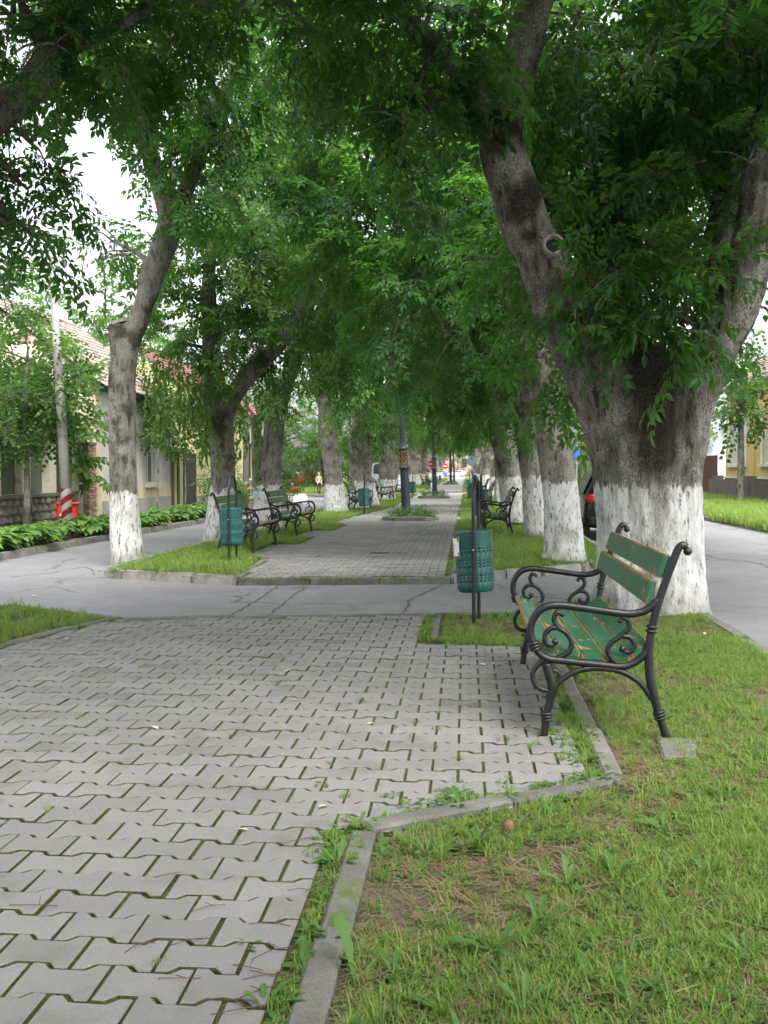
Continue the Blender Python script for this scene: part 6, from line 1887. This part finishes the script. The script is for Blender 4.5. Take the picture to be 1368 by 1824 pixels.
def make_car(name, label, paint, cat='car', van=False, group=None):
    t = empty(name, (0, 0, 0), 0, label, cat, group)
    mb, ring = car_body(van=van)
    b = mb.obj('body', M[paint], t, True)
    s = b.modifiers.new('s', 'SUBSURF'); s.levels = 1; s.render_levels = 2
    L = ring[-1][0][1]
    # glass set 4 mm proud of the body skin
    g = MB()
    if not van:
        g.add([(-.55, .085, 1.02), (.55, .085, 1.02), (.47, .40, 1.34), (-.47, .40, 1.34)], [(0, 1, 2, 3)])
        g.obj('rear_window', M['glass'], t)
        for sx in (-1, 1):
            g = MB(); g.add([(sx * .80, .5, .96), (sx * .80, 2.35, .96), (sx * .60, 1.95, 1.36), (sx * .60, .7, 1.36)], [(0, 1, 2, 3)]); g.obj('side_window', M['glass'], t)
        g = MB(); g.add([(-.62, 2.62, 1.03), (.62, 2.62, 1.03), (.52, 2.12, 1.35), (-.52, 2.12, 1.35)], [(0, 1, 2, 3)]); g.obj('windscreen', M['glass'], t)
    else:
        g.add([(-.7, -.012, 1.2), (.7, -.012, 1.2), (.66, -.012, 1.8), (-.66, -.012, 1.8)], [(0, 1, 2, 3)]); g.obj('rear_window', M['glass'], t)
        for sx in (-1, 1):
            g = MB(); g.add([(sx * .925, 2.3, 1.2), (sx * .925, 3.3, 1.2), (sx * .88, 3.1, 1.75), (sx * .89, 2.3, 1.75)], [(0, 1, 2, 3)]); g.obj('side_window', M['glass'], t)
    for sx in (-1, 1):
        m = MB(); m.ball((0, 0, 0), .5, 8, 0, (.32, .14, .2))
        m.obj('tail_lamp', M['lampred'], t, True, (sx * .66, .08, .86 if not van else .9), (0, sx * .25, 0))
        for y in (.62, L - .72):
            w_ = MB()
            b0 = len(w_.v)
            w_.lathe([(.2, -.09), (.29, -.085), (.305, -.05), (.305, .05), (.29, .085), (.2, .09)], 20)
            q = Matrix.Rotation(pi / 2, 4, 'Y')
            for i in range(len(w_.v)): w_.v[i] = tuple(q @ Vector(w_.v[i]))
            wo_ = w_.obj('wheel', M['tyre'], t, True, (sx * .75, y, .30))
            r_ = MB(); r_.lathe([(.19, -.02), (.17, .03), (.05, .05)], 12)
            for i in range(len(r_.v)): r_.v[i] = tuple(q @ Vector(r_.v[i]))
            r_.obj('rim', M['rim'], wo_, False, (sx * .075, 0, 0), (0, 0, 0 if sx > 0 else pi))
    m = MB(); m.box((-.26, -.03, .58), (.26, .004, .70)); m.obj('number_plate', M['plate'], t)
    m = MB(); m.box((-.72, -.05, .34), (.72, .05, .5)); 
    bo = m.obj('bumper', M['tyre'] if not van else M[paint], t)
    bv = bo.modifiers.new('b', 'BEVEL'); bv.width = .04; bv.segments = 2
    return t
car = make_car('parked_car', 'black hatchback with a red tail lamp parked behind the two right trunks', 'carblack')
car.location = (3.24, 20.9, -.09)
def recolour(t, paint):
    for c in t.children:
        if c.name.startswith('body'):
            c.data = c.data.copy(); c.data.materials[0] = M[paint]
for x, y, rz, paint, lb in ((-.2, 225, 1.3, 'carwhite', 'white car at the far end of the avenue'), (-4.0, 216, 1.5, 'carblue', 'blue car at the far end beside the white one'), (3.6, 120, 0, 'carwhite', 'white car parked far along the right kerb'), (-9.6, 74, 1.2, 'carred', 'red vehicle parked beyond the side street trees')):
    c = copy_tree(car); c['label'] = lb; c.location = (x, y, -.09); c.rotation_euler = (0, 0, rz); recolour(c, paint)
    if paint == 'carred': c.scale = (1, 1, 1.15)
van = make_car('van', 'grey van on the left road behind the twin stemmed trunk', 'vangrey', 'van', True)
van.location = (-5.9, 72, -.09)

# ------------------------------------------------------------------ people
M['skin'] = simple('skin', (.5, .3, .22), .6, .1, 5, 0)
M['hairm'] = simple('dark_hair', (.03, .022, .018), .7, .2, 20, 0)
M['greyhair'] = simple('grey_hair', (.3, .29, .28), .7, .2, 20, 0)
M['jacket'] = simple('dark_jacket', (.035, .03, .035), .8, .3, 8, 0)
M['beige'] = simple('beige_cloth', (.5, .42, .33), .85, .15, 9, 0)
M['trousers'] = simple('dark_trousers', (.05, .045, .045), .85, .2, 8, 0)
M['shoe'] = simple('shoe', (.03, .025, .02), .6, .2, 8, 0)
def plaid():
    m, ns, ls, b = mat('brown_check_cloth')
    c = coords(ns, 'Object')
    ck = nd(ns, 'ShaderNodeTexChecker', Scale=22.0); ls.new(c, ck.inputs['Vector'])
    ck.inputs['Color1'].default_value = (.32, .13, .06, 1); ck.inputs['Color2'].default_value = (.42, .28, .16, 1)
    ls.new(ck.outputs[0], b.inputs['Base Color']); b.inputs['Roughness'].default_value = .9
    return m
M['plaid'] = plaid()
def person(label, joints, top, hair, loc, rz, s=1.0, sleeve=True):
    """joints: name -> (x, y, z, r); one skinned body, coloured by the nearest bone"""
    t = empty('person', loc, rz, label, 'person')
    bones = [('pelvis', 'chest'), ('chest', 'neck'), ('neck', 'head'), ('head', 'crown'), ('head', 'nose')]
    for sd_ in 'LR':
        bones += [('chest', 'sh' + sd_), ('sh' + sd_, 'el' + sd_), ('el' + sd_, 'wr' + sd_), ('wr' + sd_, 'ha' + sd_), ('pelvis', 'hip' + sd_), ('hip' + sd_, 'kn' + sd_), ('kn' + sd_, 'an' + sd_), ('an' + sd_, 'to' + sd_)]
        for f in range(5): bones.append(('ha' + sd_, 'f%d' % f + sd_))
    for sd_ in 'LR':
        h = Vector(joints['ha' + sd_][:3]); w_ = Vector(joints['wr' + sd_][:3]); d = (h - w_).normalized(); sx = d.cross(Vector((.2, .3, 1))).normalized()
        for f in range(5):
            sp = (f - 1.8) * .02
            e = h + d * (.075 - abs(f - 2) * .008 - (.03 if f == 4 else 0)) + sx * (sp * (1.0 if f < 4 else 1.6)) + Vector((0, 0, -.02))
            joints['f%d' % f + sd_] = (*e, .009)
    names = list(joints)
    me = bpy.data.meshes.new('body')
    me.from_pydata([joints[n][:3] for n in names], [(names.index(a), names.index(b)) for a, b in bones], [])
    o = link('body_tmp', me)
    sk = o.modifiers.new('skin', 'SKIN')
    for i, n in enumerate(names):
        r = joints[n][3]
        me.skin_vertices[0].data[i].radius = (r, r)
        me.skin_vertices[0].data[i].use_root = (n == 'pelvis')
    ss = o.modifiers.new('sub', 'SUBSURF'); ss.levels = 2; ss.render_levels = 2
    dg = bpy.context.evaluated_depsgraph_get()
    m2 = bpy.data.meshes.new_from_object(o.evaluated_get(dg), depsgraph=dg)
    bpy.data.objects.remove(o)
    for m in (M['skin'], top, M['trousers'], M['shoe']): m2.materials.append(m)
    J = {n: Vector(joints[n][:3]) for n in names}
    def kind(a, b):
        if b in ('head', 'crown', 'nose'): return 0
        if b.startswith('ha') or b.startswith('f'): return 0
        if b.startswith('wr'): return 1 if sleeve else 0
        if b.startswith('to'): return 3
        if b.startswith(('hip', 'kn', 'an')): return 2
        return 1
    segs = [(J[a], J[b], kind(a, b)) for a, b in bones]
    for p in m2.polygons:
        c = p.center
        best, bk = 9, 0
        for a, b, k in segs:
            d = b - a
            u = max(0, min(1, (c - a).dot(d) / max(1e-9, d.length_squared)))
            q = (c - a - d * u).length
            if q < best: best, bk = q, k
        p.material_index = bk
        p.use_smooth = True
    m2.name = 'body'
    bo = link('body', m2, t)
    hc = J['head'].lerp(J['crown'], .55)
    mb = MB(); mb.ball((hc.x, hc.y + .012, hc.z + .012), .104, 10, 0, (1, 1.05, 1.05))
    mb.obj('hair', hair, t, True)
    t.scale = (s, s, s)
    return t
def seated(lean=0.0):      # faces -y, seat height .45, origin on the ground under the hips
    j = {'pelvis': (0, 0, .55, .15), 'chest': (0, -.02 - lean, .93, .16), 'neck': (0, -.05 - lean * 1.4, 1.14, .06), 'head': (0, -.09 - lean * 1.7, 1.24, .085), 'crown': (0, -.08 - lean * 1.7, 1.36, .08), 'nose': (0, -.18 - lean * 1.7, 1.27, .018)}
    for s, d in (('L', 1), ('R', -1)):
        j['sh' + s] = (d * .2, -.02 - lean * 1.2, 1.06, .065); j['el' + s] = (d * .26, -.12 - lean, .80, .048); j['wr' + s] = (d * .14, -.36 - lean, .68, .034); j['ha' + s] = (d * .10, -.43 - lean, .64, .034)
        j['hip' + s] = (d * .1, -.05, .53, .1); j['kn' + s] = (d * .13, -.46, .50, .075); j['an' + s] = (d * .13, -.44, .10, .048); j['to' + s] = (d * .14, -.62, .04, .038)
    return j
def standing():
    j = {'pelvis': (0, 0, .93, .14), 'chest': (0, 0, 1.27, .15), 'neck': (0, 0, 1.47, .058), 'head': (0, -.02, 1.56, .082), 'crown': (0, -.01, 1.68, .08), 'nose': (0, -.11, 1.58, .018)}
    for s, d in (('L', 1), ('R', -1)):
        j['sh' + s] = (d * .19, 0, 1.4, .062); j['el' + s] = (d * .25, .03, 1.12, .046); j['wr' + s] = (d * .2, -.12, .92, .034); j['ha' + s] = (d * .19, -.16, .85, .034)
        j['hip' + s] = (d * .1, 0, .88, .1); j['kn' + s] = (d * .1, -.03 * d, .48, .072); j['an' + s] = (d * .1, .1 * d, .09, .046); j['to' + s] = (d * .1, .1 * d - .17, .035, .036)
    return j
# origin offset: bench seat centre is .2 m behind its front legs
person('person in a dark jacket sitting on the far right bench, leaning forward', seated(.12), M['jacket'], M['greyhair'], (.36 + .22, 45.75, 0), -pi / 2)
person('person in a brown checked shirt sitting on the far left bench', seated(.05), M['plaid'], M['hairm'], (-2.9 - .22, 79.3, 0), pi / 2)
person('person in a pale top on the far right bench beyond the dark jacket', seated(.1), M['beige'], M['hairm'], (.36 + .22, 46.6, 0), -pi / 2)
person('person in a beige top and dark trousers walking at the side street corner', standing(), M['beige'], M['greyhair'], (G(568, 880).x, G(568, 880).y, -.02), .6, .72)
# the white stripe of the jacket and the white bag beside the checked shirt
mb = MB(); mb.prism([(-.16, -.1), (.16, -.1), (.16, .1), (-.16, .1)], 0, .42, inset=.05)
tag(mb.obj('white_bag', M['white'], None, False, (-2.55, 78.4, 0)), 'white bag standing by the feet of the person in the checked shirt', 'bag')
mb = MB(); mb.prism([(-.3, -.2), (.3, -.2), (.22, .2), (-.22, .2)], -.02, .36, inset=.1)
q_ = G(536, 895)
tag(mb.obj('concrete_block', M['white'], None, False, (q_.x, q_.y, 0)), 'pale concrete block on the side street corner', 'block')
# red blooms
RF = MB()
for i in range(9):
    a = rs.uniform(0, 6.28); RF.ball((.05 * math.cos(a), .05 * math.sin(a), rs.uniform(-.04, .04)), .028, 4)
RFo = [proto('bloom', RF, [M['red']])]
def blooms(name, label, c, ext, n, seed, s=1.0):
    r = np.random.default_rng(seed)
    pts = np.array(c) + r.normal(size=(n, 3)) * np.array(ext)
    t = empty(name, c, 0, label, 'flowers')
    o = scatter('bloom_heads', pts - np.array(c), r.uniform(0, 6, (n, 3)), r.uniform(.6, 1.3, n) * s, np.zeros(n), 'bloom', RFo, t)
    sp, ro, sc_ = crown_points([(Vector((0, 0, -.3)), max(ext) * 1.2, 1)], seed, 60, .5, .6)
    scatter('foliage', sp, ro, sc_, [0] * len(sp), 'broad', SPRAY_B, t)
fl = G(522, 893)
blooms('red_flowers', 'cluster of red flowers at the side street corner shrub', (fl.x, fl.y + .3, .5), (.14, .15, .12), 18, 1)
blooms('red_flowers', 'low band of red flowers behind the pedestrian', (-9.6, 70, 1.2), (.5, .2, .05), 14, 2, .8)

# ------------------------------------------------------------------ small things on the ground
FL = MB(); leaflet(FL, Vector((-.03, 0, 0.004)), Vector((1, 0, .02)), Vector((0, 0, 1)), .06, .03, 0, .15, .02)
FLm = FL.mesh('fallen_leaf', M['fallen']); FLb = FL.mesh('fallen_leaf', M['brown_leaf'])
gl = 'pale fallen leaves on the paving and road'
for px, py in ((575, 1439), (275, 1298), (512, 1196), (527, 1248), (118, 1139), (365, 1110), (640, 1118), (380, 1139), (432, 1480), (560, 1060), (710, 960), (800, 905), (700, 1000), (60, 1062), (500, 1040), (250, 1050), (1255, 1130), (1270, 998), (860, 1185), (150, 960), (320, 985), (745, 972), (812, 1080), (660, 1290), (905, 1090)):
    p_ = G(px, py, -.085 if 1035 < py < 1090 and px < 770 else 0)
    tag(link('fallen_leaf', FLm, None, (p_.x, p_.y, p_.z + .003), (rs.uniform(-.2, .2), rs.uniform(-.2, .2), rs.uniform(0, 6)), (rs.uniform(.7, 1.15),) * 3), 'small pale fallen leaf lying on the ' + ('asphalt of the left road' if px < 330 and py < 1000 else 'asphalt of the cross street' if 1035 < py < 1100 else 'asphalt of the right road' if px > 1200 else 'far paving beyond the cross street' if py < 1035 else 'near paving'), 'leaf', gl)
gb = 'brown dead leaves in the near grass'
for px, py in ((1095, 1680), (1070, 1695), (1115, 1690), (745, 1640), (860, 1625), (1140, 1640), (905, 1470), (950, 1520), (700, 1560), (1230, 1600), (1015, 1430), (780, 1720), (890, 1190), (915, 1182), (905, 1187), (940, 1300), (1060, 1315), (1040, 1310)):
    p_ = G(px, py, .01)
    tag(link('dead_leaf', FLb, None, (p_.x, p_.y, p_.z + .012), (rs.uniform(-.5, .5), rs.uniform(-.5, .5), rs.uniform(0, 6)), (rs.uniform(.5, .9),) * 3), 'curled brown dead leaf lying ' + ('by the legs of the nearest bench' if py < 1330 else 'in the near grass'), 'leaf', gb)
gtw = 'thin reddish twigs dropped along the near edging'
for i, (px, py) in enumerate([(475, 1745), (455, 1770), (440, 1725), (490, 1700), (400, 1790), (430, 1800), (340, 1680), (250, 1690), (370, 1620), (60, 1615), (540, 1590), (560, 1515), (530, 1500), (600, 1540), (320, 1745), (585, 1580), (300, 1560), (480, 1650), (505, 1750), (470, 1735)]):
    p_ = G(px, py)
    mb = MB()
    a = rs.uniform(-.4, .9); L = rs.uniform(.06, .16)
    q1 = Vector((math.cos(a), math.sin(a), 0)) * L / 2
    bend = Vector((-q1.y, q1.x, 0)) * rs.uniform(-.3, .3)
    pts = spline([-q1, bend + Vector((0, 0, .006)), q1], None, 4)
    mb.tube(pts, [.0013] * len(pts), 4)
    mb.tube([pts[5], pts[5] + Vector((rs.uniform(-1, 1), rs.uniform(-1, 1), .1)).normalized() * .03], .0012, 4)
    tag(mb.obj('dry_twig', M['red_twig'], None, False, (p_.x, p_.y, .004)), 'thin reddish dry twig lying on the pavers ' + ('at the bottom by the edging' if px > 380 and py > 1690 else 'near the corner of the edging' if px > 500 else 'away from the edging'), 'twig', gtw)
# dandelion-like plants
def dandelion(seed, L, n, up):
    r = random.Random(seed)
    mb = MB()
    for i in range(n):
        a = 2 * pi * i / n + r.uniform(-.3, .3)
        d = Vector((math.cos(a), math.sin(a), r.uniform(*up))).normalized()
        s = d.cross(Vector((0, 0, 1))).normalized(); u = s.cross(d)
        l = L * r.uniform(.75, 1.15)
        prev = None
        m_ = 7
        row = []
        for k in range(m_ + 1):
            t = k / m_
            wd = l * .115 * (.12 + 1.15 * t * (1.0 if k % 2 else .62)) if t < .85 else l * .1 * (1.0 - t) * 5
            c = d * l * t - Vector((0, 0, 1)) * l * .3 * t * t
            row.append((c + s * wd + u * wd * .25, c, c - s * wd + u * wd * .25))
        vs = [q for rr in row for q in rr]
        fs = []
        for k in range(m_):
            fs += [(3 * k, 3 * k + 1, 3 * k + 4, 3 * k + 3), (3 * k + 1, 3 * k + 2, 3 * k + 5, 3 * k + 4)]
        mb.add(vs, fs)
    return mb
gd_ = 'leafy weeds in the near grass'
DM = [dandelion(i, .14, 6, (.35, 1.4)).mesh('weed', M['weed']) for i in range(3)]
b0 = dandelion(9, .30, 1, (1.2, 1.3)).mesh('weed', M['weed'])
p_ = G(632, 1745)
o = link('dandelion', b0, None, (p_.x, p_.y, -.01), (.1, -.25, 2.3)); tag(o, 'big single toothed dandelion leaf standing beside the near edging', 'weed')
for i, (px, py, lb) in enumerate([(700, 1735, None), (930, 1790, None), (1130, 1790, None), (1240, 1735, None), (880, 1690, None), (985, 1450, None), (1090, 1560, None), (960, 1640, None), (1260, 1560, None), (1330, 1700, None), (790, 1800, None), (1010, 1570, None), (760, 1520, None), (850, 1500, None), (1180, 1480, None), (1300, 1420, None), (820, 1440, None), (585, 1668, None), (600, 1540, None), (470, 1790, None), (640, 1470, None), (1060, 1250, None)]):
    p_ = G(px, py)
    if px < 650: p_.z = .002
    o = link('leafy_weed', DM[i % 3], None, (p_.x, p_.y, -.012 + p_.z), (rs.uniform(-.25, .25), rs.uniform(-.25, .25), rs.uniform(0, 6)), (rs.uniform(.65, 1.15),) * 3)
    tag(o, 'low broad leaved weed growing ' + ('along the near edging' if px < 650 else 'in the grass right under the slanting edging' if py < 1530 else 'in the grass at the bottom right'), 'weed', gd_)
# orange stone by the edging
bm = bmesh.new(); bmesh.ops.create_icosphere(bm, subdivisions=2, radius=.022)
me = bpy.data.meshes.new('pebble'); bm.to_mesh(me); bm.free(); me.materials.append(simple('terracotta', (.17, .095, .045), .9, .2, 20, .3))
p_ = G(906, 1478); tag(link('pebble', me, None, (p_.x, p_.y, .012), (0, 0, 0), (1, 1, 1.25)), 'small orange brown pebble in the grass below the edging', 'pebble')
